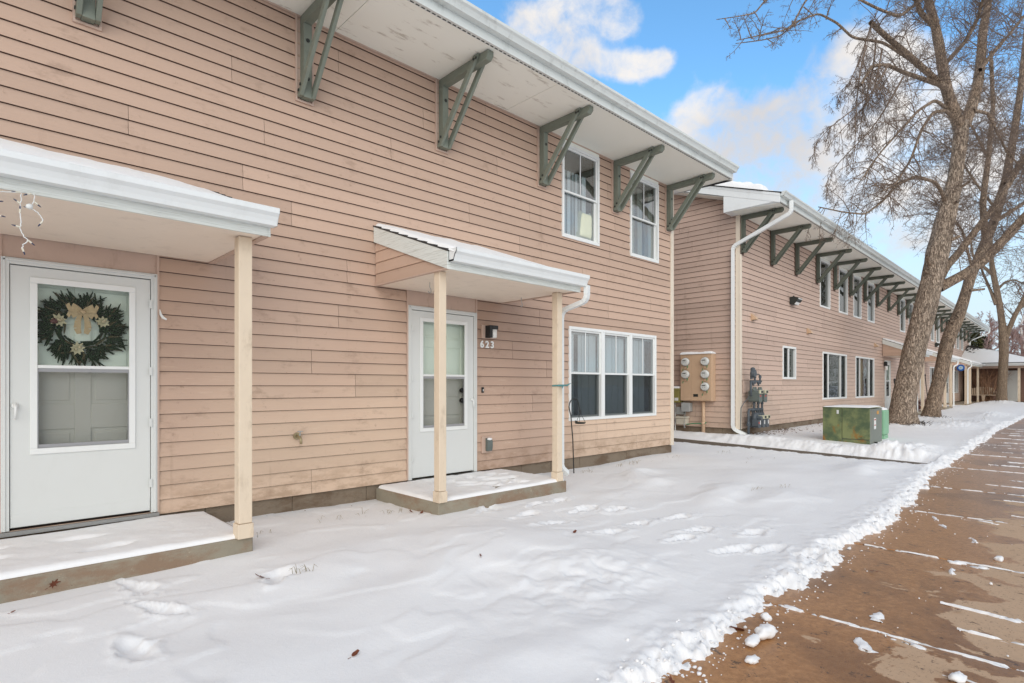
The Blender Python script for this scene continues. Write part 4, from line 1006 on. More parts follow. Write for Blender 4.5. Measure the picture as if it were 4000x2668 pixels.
# ------------------------------------------------------------------ snow over the ground, out to the horizon
def axis_pts(segs):
    o = [segs[0][0]]
    for a, b_, d0, d1 in segs:
        x = a; 
        while x < b_ - 1e-6:
            t = (x - a) / (b_ - a); x = min(b_, x + d0 + (d1 - d0) * t); o.append(x)
    return np.array(o)
xs = axis_pts([(-900, -60, 200, 40), (-60, -4, 8, .5), (-4, 0.0, .12, .03), (0.0, 6.5, .018, .02), (6.5, 16, .02, .07), (16, 34, .07, .25), (34, 70, .25, 2), (70, 1200, 4, 300)])
ys = axis_pts([(-900, -40, 200, 20), (-40, -2, 6, .25), (-2, 1.15, .14, .14), (1.15, 2.1, .015, .018), (2.1, 5.75, .018, .03), (5.75, 8.5, .05, .2), (8.5, 60, .6, 8), (60, 900, 10, 200)])
X, Y = np.meshgrid(xs, ys)
def add_snow():
    g = ground_z(X, Y)
    lump = fbm(X * 7.5, Y * 7.5, 4, .62); lump2 = fbm(X * 3.1 + 9, Y * 3.1, 3); fine = fbm(X * 26, Y * 26, 3, .6)
    def clods(cell, ox):
        best = np.zeros_like(X); ci = np.floor(X / cell).astype(int); cj = np.floor(Y / cell).astype(int)
        for di in (-1, 0, 1):
            for dj in (-1, 0, 1):
                i = ci + di; j = cj + dj; a = _T[(i + ox) % 512, (j * 7 + ox) % 512]; b = _T[(i * 5 + 3) % 512, (j + ox) % 512]; c = _T[(i + 91) % 512, (j * 3 + 17 + ox) % 512]
                dx = X / cell - (i + a); dy = Y / cell - (j + b); r2 = (.35 + .55 * c) ** 2
                best = np.maximum(best, np.sqrt(np.clip(1 - (dx * dx + dy * dy) / r2, 0, 1)) * (.35 + .65 * c) * (c > .25))
        return best
    clod = .65 * clods(.10, 3) + .35 * clods(.045, 40)
    ed = edge_y(X) - .075 + (fbm(X * 1.3, X * 0 + 3, 3) - .5) * .11 + (fbm(X * 9, Y * 9 + 40, 4, .65) - .5) * .13
    d = Y - ed
    H = 0.045 + (fbm(X * .55, Y * .55, 3) - .5) * .06 + (fbm(X * 1.6, Y * 2.4, 3) - .5) * .014
    # soft drifts measured from the photograph
    wx = X + (fbm(X * 1.1, Y * 1.1, 3) - .5) * .8; wy = Y + (fbm(X * 1.1 + 50, Y * 1.1, 3) - .5) * .8
    for cx, cy, a, r1, r2, h in ((3.0, 3.45, -.5, 1.0, .5, .085), (3.15, 2.55, -.75, .8, .38, .07), (2.2, 3.1, .2, .7, .35, .045), (6.8, 4.45, .1, .55, .25, .10), (6.55, 3.1, .3, .8, .28, .075), (6.95, 2.55, .2, .55, .22, .06),
                                 (10.1, 2.5, .1, .7, .25, .09), (1.6, 3.9, .6, .5, .25, .05), (2.3, 1.95, .2, .7, .2, .03), (5.4, 3.9, .4, .8, .3, .03), (8.4, 3.4, .2, 1.2, .5, .05), (1.0, 2.6, .3, .9, .4, .03)):
        dx = (wx - cx) * math.cos(a) + (wy - cy) * math.sin(a); dy = -(wx - cx) * math.sin(a) + (wy - cy) * math.cos(a)
        H = H + .9 * h * np.exp(-(dx / r1) ** 2 - (dy / r2) ** 2)
    # crusted broken patch
    pm = np.exp(-((X - 2.95) / .75) ** 2 - ((Y - 2.35) / .45) ** 2)
    rid = np.abs(fbm(X * 4.5 + 3, Y * 4.5, 3) - .5)
    H = H + pm * (.10 * np.clip(rid, 0, .14) - .006 + (np.round(fbm(X * 5, Y * 5 + 7, 2) * 6) / 6 - .5) * .045)
    # wind crests
    H = H + 0.008 * sst(.48, .56, fbm(wx * 1.7, wy * 3.0, 2)) * sst(1.7, 2.4, Y) * sst(9, 5, X)
    # footprints
    for cx, cy, a in [(0.79, 4.30, -1.3), (0.80, 3.76, -1.2), (0.60, 3.28, -1.4), (4.42, 4.23, .3), (4.79, 4.2, .3), (4.59, 3.72, .1), (4.88, 3.49, -.1), (4.01, 3.95, .2), (3.88, 3.5, -.3), (4.53, 3.01, -.3), (4.05, 2.98, -.2), (4.75, 2.53, -.4),
                      (4.38, 2.48, -.2), (4.43, 2.04, -.3), (4.67, 1.85, -.3), (3.9, 4.40, .3), (4.72, 1.56, -.5), (5.1, 2.9, -.2), (5.05, 2.15, -.2), (1.47, 3.72, .9)]:
        dx = (X - cx) * math.cos(a) + (Y - cy) * math.sin(a); dy = -(X - cx) * math.sin(a) + (Y - cy) * math.cos(a)
        q = ((dx / .155) ** 2 + (dy / (.052 + .012 * np.sign(dx))) ** 2) * np.clip(1 + (lump - .5) * 2.6 + (fine - .5) * .8, .25, 3)
        H = H - .036 * np.exp(-q ** 2) + .014 * np.exp(-((np.sqrt(q) - 1.45) / .32) ** 2) * (lump * 1.5)
    # windrow thrown up along the shovelled edge
    near = .85 * sst(.50, .10, d + (lump2 - .5) * .35) * sst(-.1, .02, d)
    H = H + near * (.012 + .030 * (lump2 - .3) + .040 * clod + .035 * (fine - .5))
    # piles beside the side path and where the two walks meet
    def pile(cx, cy, r1, r2, h):
        q = np.exp(-((X - cx) / r1) ** 2 - ((Y - cy) / r2) ** 2); return h * q * (0.55 + .5 * lump + .5 * clod)
    H = H + pile(12.4, 2.65, .55, .45, .16) + pile(13.4, 2.5, .6, .35, .10) + pile(20.5, 2.9, 1.0, .45, .12) + pile(23, 2.6, 1.5, .5, .10) + pile(29, 3.0, 2, .5, .12)
    yy = np.clip(Y, 1.9, 9)
    pe = (fbm(Y * 5, X * 5, 3) - .5) * .11
    dp = np.maximum(PATH[0] + pe - X, X - PATH[1] + pe)
    lip = np.exp(-((dp - .45) / .26) ** 2) * (.03 + .06 * lump + .035 * clod) * sst(1.7, 2.2, Y) * sst(12, 9, Y)
    lip = lip * np.where(X > 11.5, 1.0, .08) + np.where((X < 11.5) & (Y > 1.9), .010 * sst(1.2, .3, dp) + .02 * clod * sst(.5, .1, dp), 0)
    Z = g - .045 + H + lip
    for cx, cy, r_, h in ((19.45, 4.05, 1.0, .12), (24.6, 4.25, .8, .10), (45.0, 4.12, .9, .20)):
        Z = Z + h * np.exp(-((X - cx) ** 2 + (Y - cy) ** 2) / r_ ** 2) * (.6 + .8 * lump)
    # cut the pavement and the path free
    wz = walk_z(X) - .10
    k = sst(-.05, .27, d + ((fine - .5) * .10 + (lump - .5) * .16) * (d < .6)); other = sst(-.55, -.75, Y - (edge_y(X) - 1.4) * 1.0 + (lump - .5) * .2)
    k = np.maximum(k, other)
    Z = wz + (Z - wz) * k
    kp = sst(-.04, np.where(X > 11.5, .75, .16), dp + (lump - .5) * .10); kp = np.maximum(kp, 1 - sst(1.85, 2.05, Y) * sst(11, 9.5, Y))
    kp = np.where(Y < 1.95, 1, kp)
    Z = np.where((kp < 1) & (Y > 1.6), (path_z(yy) - .09) + (Z - path_z(yy) + .09) * kp, Z)
    # thin under the eaves, against the walls
    Z = np.where((Y > 5.66) & (X < 9.7) & (X > -3.1), np.minimum(Z, -1.24), Z)
    return Z
Z = add_snow()
grid_mesh('snow_ground', X, Y, Z, MAT['snow'], None, kind='structure')
from bisect import bisect
def snow_z(x, y):
    i = min(max(bisect(xs, x), 1), len(xs) - 1); j = min(max(bisect(ys, y), 1), len(ys) - 1)
    return float(max(Z[j, i], Z[j - 1, i - 1]))
# ------------------------------------------------------------------ things fixed to the first building (local frame of its facade)
Y1 = 5.7
def t1(name, label, cat, s, z, o=0.02, group=None): return thing(name, label, cat, (s, Y1 - o, z), 0, group)
t = t1('wall_lamp', 'black wall lamp with frosted shade above the number 623', 'lamp', 5.02, 0.715)
MB().box(-.105, .105, -.024, .004, -.088, .088).build('mounting_plate', MAT['pink_trim'], t, bevel=.004)
m = MB(); m.box(-.052, -.006, -.125, -.025, -.082, .082); m.box(-.005, .092, -.128, -.025, .030, .083); m.build('housing', MAT['black'], t, bevel=.005)
m = MB(); m.lathe([(.040, -.080), (.049, -.075), (.052, .029)], (.042, -.078, 0), 'z', 20); m.build('shade', MAT['frost'], t, smooth_=True)
t = t1('house_number', 'white house number 623 under the wall lamp', 'number sign', 5.015, 0.545, 0.022)
fc = bpy.data.curves.new('digit', 'FONT')
for i, ch in enumerate('623'):
    fc = bpy.data.curves.new('digit', 'FONT'); fc.body = ch; fc.size = 0.126; fc.extrude = .006; fc.offset = .0038; fc.align_x = 'CENTER'; fc.align_y = 'CENTER'
    tmp = bpy.data.objects.new('digit_text', fc); COL.objects.link(tmp)
    bpy.context.view_layer.update()
    me = bpy.data.meshes.new_from_object(tmp.evaluated_get(bpy.context.evaluated_depsgraph_get())); bpy.data.objects.remove(tmp)
    me.materials.clear(); me.materials.append(MAT['vinyl'])
    o = link('digit', me, t, (-.091 + .091 * i, -.008, 0)); o.rotation_euler = (PI / 2, 0, 0)
t = t1('doorbell', 'small black doorbell button beside door 623', 'doorbell', 4.94, -0.055, .021)
MB().box(-.017, .017, -.016, .002, -.037, .037).build('housing', MAT['black'], t, bevel=.004)
MB().box(-.005, .005, -.019, -.0165, -.018, .012).build('button', MAT['frost'], t)
t = t1('outlet_box', 'grey weatherproof outlet cover low on the wall right of door 623', 'outlet', 5.005, -0.78, .02)
MB().box(-.085, .085, -.020, .004, -.11, .11).build('mounting_plate', MAT['pink_trim'], t, bevel=.004)
m = MB(); m.prism([(-.021, -.085), (-.06, -.085), (-.072, -.03), (-.072, .045), (-.05, .082), (-.021, .088)], 0, -.03, .06); m.build('cover', MAT['gas_green'], t, bevel=.006)
MB().blob((.015, -.055, .075), .04, 3, 2, 0, (1.0, .7, .45), .12).build('snow_cap', MAT['snow'], t, smooth_=True)
t = t1('garden_tap', 'brass garden tap on the wall between the two doors', 'tap', 2.44, -0.51, .02)
MB().lathe([(.0, -.012), (.036, -.012), (.036, 0.0)], (0, 0, 0), 'y', 14).build('flange', MAT['brass'], t)
m = MB(); m.tube([(0, -.01, 0), (0, -.075, -.005), (0, -.10, -.03), (0, -.105, -.075)], [.013, .015, .014, .012], 10); m.build('spout', MAT['brass'], t, smooth_=True)
m = MB(); m.lathe([(0, .0), (.028, .003), (.028, .010), (0, .012)], (0, -.085, .045), 'z', 10); m.tube([(0, -.075, 0), (0, -.085, .045)], .007, 6); m.build('valve_handle', MAT['util_grey'], t)
for s, o, lab in ((3.66, .62, 'wire hook hanging at the open end of the canopy over door 623'), (5.14, .55, 'wire hook hanging near the right post of the canopy over door 623')):
    t = thing('ceiling_hook', lab, 'hook', (s, Y1 - o, 1.13), 0, 'wire hooks under the canopy')
    m = MB(); m.tube([(0, 0, 0), (0, 0, -.055), (.018, 0, -.085), (.014, 0, -.112), (-.008, 0, -.118), (-.018, 0, -.10)], .004, 6); m.build('hook', MAT['util_grey'], t)
t = thing('tie_strip', 'teal cloth tie knotted round the porch post and downspout', 'tie', (5.25, Y1 - 1.13, .0))
m = MB(); m.tube([(-.112, .045, .0), (-.114, -.047, .004), (-.02, -.052, .004), (.075, -.03, .01)], [.009, .011, .011, .008], 6); m.build('wrap', MAT['teal'], t)
m = MB(); m.tube([(.02, -.06, .0), (.05, -.08, .02), (.09, -.075, .03)], [.011, .008, .003], 5); m.tube([(-.04, -.06, .0), (-.09, -.09, -.03)], [.012, .004], 5); m.build('loose_end', MAT['teal'], t)
t = thing('plastic_strip', 'torn white plastic strip stuck to the frame of the wreath door', 'scrap', (1.225, Y1 - .04, .60))
m = MB(); m.tube([(0, 0, .06), (.004, -.012, .02), (.02, -.02, -.01), (.045, -.03, -.025)], [.004, .010, .013, .008], 5); m.build('strip', MAT['vinyl'], t)

# shepherd hook and feeder
hx, hy = 6.49, 5.40; hz = snow_z(hx, hy)
t = thing('garden_hook', 'black shepherd hook stuck in the snow before the triple window', 'garden hook', (hx, hy, hz))
H = -.19 - hz
pts = [(0, 0, -.1), (-.03, 0, H * .45), (-.075, 0, H * .78), (-.105, 0, H * .85)]
for k in range(9):
    a = PI - k / 8 * PI * 1.02; pts.append((-.0 + .115 * math.cos(a), 0, H - .12 + .12 * math.sin(a)))
pts += [(.118, 0, H - .17), (.135, 0, H - .20), (.155, 0, H - .19), (.158, 0, H - .165)]
m = MB(); m.tube(pts, .0085, 8); m.build('rod', MAT['black'], t, smooth_=True)
t = thing('bird_feeder', 'small dark hanging bird tray on the shepherd hook', 'bird feeder', (hx + .14, hy, hz + H - .205))
for dx, dy in ((-.075, -.04), (.075, -.04), (.0, .075)):
    m = MB(); m.tube([(0, 0, .0), (dx, dy, -.155)], .0035, 5); m.build('chain', MAT['black'], t)
m = MB(); m.lathe([(.0, -.175), (.07, -.172), (.085, -.150), (.078, -.150), (.062, -.162), (0, -.164)], (0, 0, 0), 'z', 14); m.build('tray', MAT['bolt'], t)
m = MB(); m.blob((-.085, 0, -.14), .022, 4, 1, 0, (1.2, .8, .8)); m.blob((-.11, 0, -.127), .012, 5, 1); m.build('bird_figure', MAT['bolt'], t)

# things behind the glass
t = thing('pillow', 'cream pillow propped inside the striped curtain window', 'pillow', (7.20, 5.7 + .075, 2.33))
u, v = np.meshgrid(np.linspace(-1, 1, 16), np.linspace(-1, 1, 16))
th = .075 * ((1 - u ** 4) * (1 - v ** 4)).clip(0) ** .5 + .004
mbp = MB(); me_ = None
for sg in (1, -1):
    grid_mesh('pillow_face', u * .17 * (1 - .12 * v) + .02 * v, sg * th + .02, v * .22 + .24 + .035 * np.abs(u) ** 3 * np.sign(v), MAT['pillow'], t)
t = thing('armchair', 'dark high backed chair behind the left bay of the triple window', 'chair', (6.93, 6.05, -.5))
m = MB(); m.prism([(-.28, 0), (.22, 0), (.24, .42), (.20, .50), (.06, .53), (-.22, .46), (-.29, .38)], 1, 0.0, .10); m.build('backrest', MAT['black'], t, bevel=.03)
m = MB(); m.box(-.28, .22, .11, .55, -.15, -.02); m.build('seat', MAT['black'], t, bevel=.03)
t = thing('speaker', 'dark box speaker on the sill behind the right bay of the triple window', 'speaker', (8.68, 5.86, -.49))
m = MB(); m.box(-.09, .09, 0, .14, 0, .30); m.build('cabinet', MAT['black'], t, bevel=.02)
m = MB(); m.lathe([(0, -.01), (.04, -.008), (.05, 0)], (0, 0, .1), 'y', 14); m.build('cone', MAT['bolt'], t)

# ------------------------------------------------------------------ wreath on the first door
t = thing('wreath', 'fir wreath with gold bow hanging behind the storm door glass', 'wreath', (.695, Y1 + .055, .465))
rg = random.Random(21)
def sprig(mb, base, d, L, rg, w=.010):
    d = d.normalized(); side = d.cross(Vector((0, 1, 0))); side = side.normalized() if side.length > .1 else Vector((1, 0, 0)); up = d.cross(side)
    n = int(L / .0075)
    for k in range(n):
        p = base + d * (L * k / n); a = rg.uniform(0, 2 * PI)
        out = (side * math.cos(a) + up * math.sin(a)) * .012 + d * .010
        q = d.cross(out).normalized() * .0034
        mb.face([p - q, p + q, p + out * rg.uniform(.8, 1.25)])
    mb.tube([base, base + d * L * .6, base + d * L], [.008, .0075, .003], 5, cap=False)
fol = MB(); fol2 = MB()
for k in range(430):
    a = rg.uniform(0, 2 * PI); r_ = .185 + rg.gauss(0, .028)
    c = Vector((math.cos(a) * r_ * 1.03, -rg.uniform(-.012, .022), math.sin(a) * r_ * .98))
    tang = Vector((-math.sin(a), 0, math.cos(a))); rad = Vector((math.cos(a), 0, math.sin(a)))
    d = rad * rg.uniform(.25, 1.3) + tang * rg.uniform(.1, .9) * (-1 if rg.random() < .3 else 1) + Vector((0, rg.uniform(-.12, .12), 0))
    if r_ < .165: d = tang * 1.0 - rad * .2
    sprig(fol2 if rg.random() < .16 else fol, c, d, rg.uniform(.065, .125), rg)
fol.build('fir_sprigs', MAT['needle'], t); fol2.build('dry_sprigs', MAT['needle_brown'], t)
b_ = MB()
def ribbon(pts, w, tw=0.0):
    P = [Vector(p) for p in pts]
    for i in range(len(P) - 1):
        w0 = w[i]; w1 = w[i + 1]; d = (P[i + 1] - P[i]); s_ = d.cross(Vector((0, 1, 0))).normalized()
        b_.quad(P[i] - s_ * w0, P[i] + s_ * w0, P[i + 1] + s_ * w1, P[i + 1] - s_ * w1)
yb = -.036
for sg in (-1, 1):
    ribbon([(0, yb, .135), (sg * .035, yb - .012, .150), (sg * .075, yb - .012, .165), (sg * .10, yb - .006, .155)], (.012, .026, .036, .026))
    ribbon([(0, yb, .13), (sg * .035, yb - .004, .125), (sg * .075, yb - .002, .105), (sg * .098, yb, .115)], (.012, .024, .030, .016))
    ribbon([(sg * .01, yb, .125), (sg * .03, yb - .005, .06), (sg * .035, yb + .002, .0), (sg * .022, yb, -.045)], (.012, .020, .024, .016))
b_.build('bow', MAT['burlap'], t)
m = MB(); m.blob((0, yb - .012, .132), .020, 6, 1, 0, (1.2, .6, .8)); m.build('bow_knot', MAT['burlap'], t)
for cx, cz, red in ((-.15, .055, 1), (.135, .06, 0), (-.035, -.165, 0)):
    m = MB()
    for k in range(9):
        a = k / 9 * 2 * PI + .2; r1 = rg.uniform(.045, .062); c = Vector((cx, yb + .004, cz)); d = Vector((math.cos(a), -.15, math.sin(a))); s_ = Vector((-math.sin(a), 0, math.cos(a))) * .012
        m.face([c, c + d * r1 * .55 - s_, c + d * r1, c + d * r1 * .55 + s_])
    f = m.build('gold_flower', MAT['gold'], t)
    m = MB()
    for k in range(3): m.blob((cx + rg.uniform(-.014, .018), yb - .012, cz + rg.uniform(-.012, .014)), .011, k, 1)
    m.build('berry', MAT['gold'], f)
    if red:
        m = MB(); m.blob((cx - .03, yb - .004, cz - .01), .026, 8, 1, 0, (1, .6, 1)); m.build('red_cluster', MAT['cone'], f)
# ------------------------------------------------------------------ icicle lights on the first canopy
t = thing('string_lights', 'white icicle light strand with blue tipped bulbs under the wreath porch', 'string lights', (0, 0, 0))
ly = Y1 - 1.372
def bulb_at(p, d):
    d = Vector(d).normalized(); p = Vector(p)
    m = MB(); m.tube([p, p + d * .020], [.0055, .0048], 6); b = m.build('bulb_socket', MAT['socket'], t)
    m = MB(); m.tube([p + d * .0205, p + d * .034, p + d * .040], [.0040, .0032, .0008], 6); m.build('bulb', MAT['bulb'], b)
cords = [[(-.45, ly, 1.095), (-.2, ly, 1.10), (0.0, ly, 1.105), (.15, ly, 1.10), (.22, ly, 1.112), (.285, ly, 1.128)],
         [(.24, ly, 1.11), (.238, ly, 1.04), (.236, ly, .99), (.24, ly, .93), (.236, ly, .90), (.255, ly, .86), (.272, ly, .845), (.248, ly, .815), (.246, ly, .79)],
         [(.298, ly, 1.125), (.298, ly, 1.08), (.285, ly, 1.05), (.29, ly, 1.03), (.315, ly, 1.015), (.334, ly, .985), (.336, ly, .965)],
         [(.13, ly, 1.10), (.125, ly, 1.03), (.135, ly, .965), (.12, ly, .93)]]
for c in cords:
    p2 = []
    for a, b in zip(c[:-1], c[1:]):
        for k in range(5): q = Vector(a).lerp(Vector(b), k / 5); p2.append(q + Vector((rg.uniform(-.003, .003), rg.uniform(-.002, .002), 0)))
    p2.append(Vector(c[-1])); m = MB(); m.tube(p2, .0030, 5); m.build('cord', MAT['wire_white'], t)
for p, d in (((.236, ly, 1.115), (-1, 0, -.1)), ((.285, ly, 1.12), (-.8, 0, -.4)), ((.238, ly, 1.05), (-.4, 0, .3)), ((.236, ly, 1.0), (.0, 0, 1)), ((.237, ly, .915), (-1, 0, .2)), ((.272, ly, .845), (.7, 0, -.6)), ((.246, ly, .795), (.3, 0, -1)),
             ((.30, ly, 1.075), (.8, 0, -.7)), ((.29, ly, 1.03), (-.5, 0, .1)), ((.336, ly, .968), (-.6, 0, -1)), ((.135, ly, .965), (1, 0, -.1)), ((.12, ly, .93), (.3, 0, -1)), ((.126, ly, 1.04), (1, 0, .2)), ((.02, ly, 1.10), (-.3, 0, -1))): bulb_at(p, d)
m = MB(); m.blob((.277, ly - .004, 1.043), .019, 5, 1, 0, (1, .5, 1), .1); m.build('plug', MAT['wire_white'], t, smooth_=True)

# ------------------------------------------------------------------ meters and boxes on the end wall of the second building
def t2(name, label, cat, s, z, o=0.0, group=None):
    return thing(name, label, cat, tuple(b2w(s, o, z)), A2, group)
def tg(name, label, cat, y, z, x=-0.022, group=None):      # on the end wall: y along it, x out (negative)
    p = b2w(x, -y, z); return thing(name, label, cat, tuple(p), A2, group)
t = tg('meter_cabinet', 'tan electric cabinet with five round meters on the end wall', 'meter cabinet', .55, -.36)
m = MB(); m.box(-.20, 0, 0, .795, 0, 1.115); m.build('body', MAT['cab_tan'], t, bevel=.006)
for a, b in ((.012, .262), (.268, .508), (.514, .785)):
    m = MB(); m.box(-.210, -.2005, a, b, .012, 1.10); m.build('cover_panel', MAT['cab_tan'], t, bevel=.004)
for y, z in ((.15, .93), (.15, .63), (.15, .34), (.645, .93), (.645, .63)):
    m = MB(); m.lathe([(.082, -.211), (.098, -.215), (.098, -.245), (.090, -.25), (.088, -.285), (.078, -.30), (0, -.302)], (0, y, z), 'x', 22); g = m.build('meter', MAT['meter_white'], t, smooth_=False)
    m = MB(); m.lathe([(.0985, -.216), (.103, -.220), (.103, -.238), (.0985, -.242)], (0, y, z), 'x', 22); m.build('ring', MAT['meter_rim'], g)
    m = MB(); m.box(-.3045, -.3025, y - .04, y + .04, z + .018, z + .036); m.box(-.3045, -.3025, y + .05, y + .058, z + .022, z + .032); m.box(-.3045, -.3025, y + .018, y + .03, z - .022, z - .012); m.box(-.3045, -.3025, y - .034, y - .022, z - .022, z - .012); m.build('display', MAT['black'], g)
    m = MB(); m.box(-.232, -.2105, y - .05, y + .03, z - .165, z - .115); m.build('latch_box', MAT['cab_tan'], g, bevel=.003)
    m = MB(); m.tube([(-.235, y - .05, z - .09), (-.24, y - .055, z - .125), (-.238, y - .045, z - .15)], .009, 5); m.tube([(-.236, y + .06, z - .16), (-.238, y + .066, z - .21)], .008, 5); m.build('seal_tag', MAT['green_wire'], g)
m = MB(); m.box(-.2125, -.2105, .335, .455, .10, .165); m.build('rating_plate', MAT['bolt'], t)
snow_cover('snow_cap', -.235, .01, -.01, .80, lambda X, Y: 1.117 + 0 * X, .055, MAT['snow'], t, 14, 40, .06, 2)
m = MB(); m.tube([(-.10, .255, -.78 + .0), (-.10, .255, -.002)], .042, 14); m.tube([(-.10, .255, -.55), (-.10, .255, -.49)], .050, 14); m.build('conduit', MAT['cab_tan'], t, smooth_=True)
t = tg('cable_box', 'olive green plastic cable box left of the electric cabinet', 'utility box', 1.37, -.41)
m = MB(); m.box(-.20, 0, 0, .33, 0, .35); m.build('body', MAT['olive'], t, bevel=.02); m = MB(); m.box(-.202, -.2005, .03, .13, .05, .12); m.build('sticker', MAT['label_white'], t)
m = MB(); m.box(-.212, 0.0, -.008, .34, .30, .352); m.build('lid', MAT['olive'], t, bevel=.012)
snow_cover('snow_cap', -.205, .0, .0, .33, lambda X, Y: .355 + 0 * X, .05, MAT['snow'], t, 12, 14, .06, 5)
t = tg('junction_box', 'grey junction box just below the electric cabinet', 'utility box', 1.13, -.62)
m = MB(); m.box(-.17, 0, 0, .20, 0, .21); m.build('body', MAT['util_grey'], t, bevel=.012); m = MB(); m.box(-.182, -.1705, -.004, .204, -.004, .214); m.build('lid', MAT['util_grey'], t, bevel=.005)
t = tg('junction_box', 'darker grey junction box behind, above the beige terminal box', 'utility box', 1.31, -.70)
m = MB(); m.box(-.10, 0, 0, .20, 0, .19); m.build('body', MAT['gas_green'], t, bevel=.008); m = MB(); m.box(-.106, -.1005, .004, .196, .004, .186); m.build('lid', MAT['util_grey'], t, bevel=.004)
t = tg('terminal_box', 'beige terminal box with green wire low on the end wall', 'utility box', 1.20, -.95)
m = MB(); m.prism([(-.16, .16), (-.15, 0.01), (-.02, .0), (0, .16)], 1, .02, .29); m.build('body', MAT['util_beige'], t, bevel=.012); m = MB(); m.prism([(-.18, .162), (-.18, .185), (-.09, .215), (0, .215), (0, .162)], 1, 0, .31); m.build('lid', MAT['util_beige'], t, bevel=.008)
m = MB(); m.tube([(-.14, .02, .02), (-.14, -.15, .05), (-.13, -.30, .06), (-.12, -.42, .04), (-.11, -.47, .09)], .011, 6); m.build('green_wire', MAT['green_wire'], t)
m = MB(); m.tube([(-.16, .06, .03), (-.17, .05, -.02), (-.17, .03, -.06), (-.17, .06, -.07), (-.165, .07, -.01), (-.16, .05, .25), (-.15, .04, .33)], .006, 5); m.build('grey_lead', MAT['util_grey'], t)
t = tg('pipe', 'thin white pipe running down the end wall beside the building corner', 'pipe', 1.57, -1.14)
m = MB(); m.tube([(-.04, 0, 0), (-.04, .0, .72)], .014, 8); m.build('tube', MAT['white'], t)
# gas meters
def gas_meter(parent, s, z, o, col, n_lab):
    g = empty('gas_meter', (s, -o, z), 0, parent)
    m = MB(); m.prism([(-.085, .03), (-.06, 0), (.06, 0), (.085, .03), (.085, .22), (.07, .26), (-.07, .26), (-.085, .22)], 1, -.12, .12); m.build('case', col, g, bevel=.012)
    m = MB(); m.prism([(-.092, .03), (-.066, -.01), (.066, -.01), (.092, .03), (.092, .19), (-.092, .19)], 1, -.135, -.121); m.build('front_plate', col, g, bevel=.008)
    m = MB(); m.box(-.085, .085, -.165, -.121, .19, .275); m.build('index_cover', MAT['index'], g, bevel=.01)
    m = MB(); m.box(-.052, .052, -.168, -.1655, .205, .26); m.build('dial', MAT['bolt'], g)
    m = MB(); m.box(.005, .05, -.138, -.1355, .07, .16) if n_lab else m.box(-.05, .02, -.138, -.1355, .12, .16); m.build('sticker', MAT['label_white'] if n_lab else MAT['label_red'], g)
    for x in (-.055, .055):
        m = MB(); m.tube([(x, 0, .26), (x, 0, .34)], .022, 10); m.lathe([(.034, .0), (.036, .02), (.036, .03), (.03, .045)], (x, 0, .262), 'z', 8); m.build('coupling', col, g)
    m = MB(); m.box(-.07, .07, -.1, .1, .2605, .2615); m.build('snow_dust', MAT['snow'], g)
    return g
t = t2('gas_meters', 'upper pair of grey green gas meters on a pipe frame', 'gas meters', .02, -.40, .0)
for k, s in enumerate((.30, .60)): gas_meter(t, s, .03, .22, MAT['gas_green'], 0)
m = MB(); m.box(.10, .50, -.04, -.022, .24, .52); m.build('backing_board', MAT['pink_trim'], t)
m = MB(); m.tube([(.13, -.20, .16), (.13, -.20, .52)], .026, 10); m.tube([(.11, -.20, .50), (.72, -.20, .50)], .024, 10)
for s in (.245, .545): m.tube([(s, -.20, .50), (s, -.21, .40)], .022, 8); m.lathe([(.036, -.02), (.036, .03)], (s, -.2, .47), 'z', 8)
m.build('manifold', MAT['gas_blue'], t, smooth_=True)
m = MB(); m.lathe([(.0, -.07), (.085, -.06), (.095, -.02), (.095, .01), (.06, .04)], (.14, -.24, .68), 'y', 16); m.tube([(.14, -.21, .55), (.14, -.21, .66)], .03, 10); m.lathe([(.05, 0), (.05, .10), (.02, .12)], (.14, -.24, .70), 'z', 10); m.build('regulator', MAT['gas_blue'], t)
m = MB()
for s in (.36, .66): m.tube([(s, -.20, .44), (s, -.20, .62)], .024, 8); m.lathe([(.034, 0), (.034, .05), (.018, .07)], (s, -.2, .58), 'z', 8)
m.tube([(.30, -.2, .56), (.33, -.2, .64), (.45, -.2, .67), (.60, -.2, .67), (.66, -.2, .62)], .012, 6); m.build('riser', MAT['gas_blue'], t)
m = MB(); m.tube([(.12, -.17, .16), (.06, -.08, .02), (-.02, -.04, -.10), (-.03, -.03, -.6)], .009, 6); m.build('vent_line', MAT['gas_blue'], t)
m = MB()
for s in (.32, .58, .70): m.tube([(s + .1, -.16, .05), (s + .08, -.14, -.03), (s, -.12, -.07), (s - .04, -.14, -.16)], .006, 5)
m.build('copper_line', MAT['brass'], t)
t = t2('gas_meters', 'lower row of three blue grey gas meters with regulator', 'gas meters', .0, -.98, .0)
for k, s in enumerate((.27, .52, .74)): gas_meter(t, s, .03, .22, MAT['gas_blue'], 1)
m = MB(); m.tube([(.02, -.20, -.2), (.02, -.20, .40), (.05, -.20, .44), (.78, -.20, .44)], .026, 10)
for s in (.215, .325, .465, .575, .685, .795): m.tube([(s, -.20, .44), (s, -.21, .37)], .021, 8); m.lathe([(.034, -.02), (.034, .03)], (s, -.2, .42), 'z', 8)
m.build('manifold', MAT['gas_blue'], t, smooth_=True)
m = MB()
for s in (.33, .58, .80): m.tube([(s, -.20, .44), (s, -.20, .56)], .024, 8); m.lathe([(.036, 0), (.036, .04), (.012, .08)], (s, -.2, .55), 'z', 8)
m.build('riser', MAT['gas_blue'], t)
m = MB(); m.lathe([(.0, -.05), (.11, -.045), (.125, -.01), (.125, .01), (.11, .045), (0, .05)], (.17, -.30, .25), 'y', 18); m.lathe([(.05, -.14), (.05, -.05)], (.17, -.30, .25), 'y', 12); m.box(.02, .11, -.42, -.28, .08, .22); m.build('regulator', MAT['gas_blue'], t, bevel=.004)
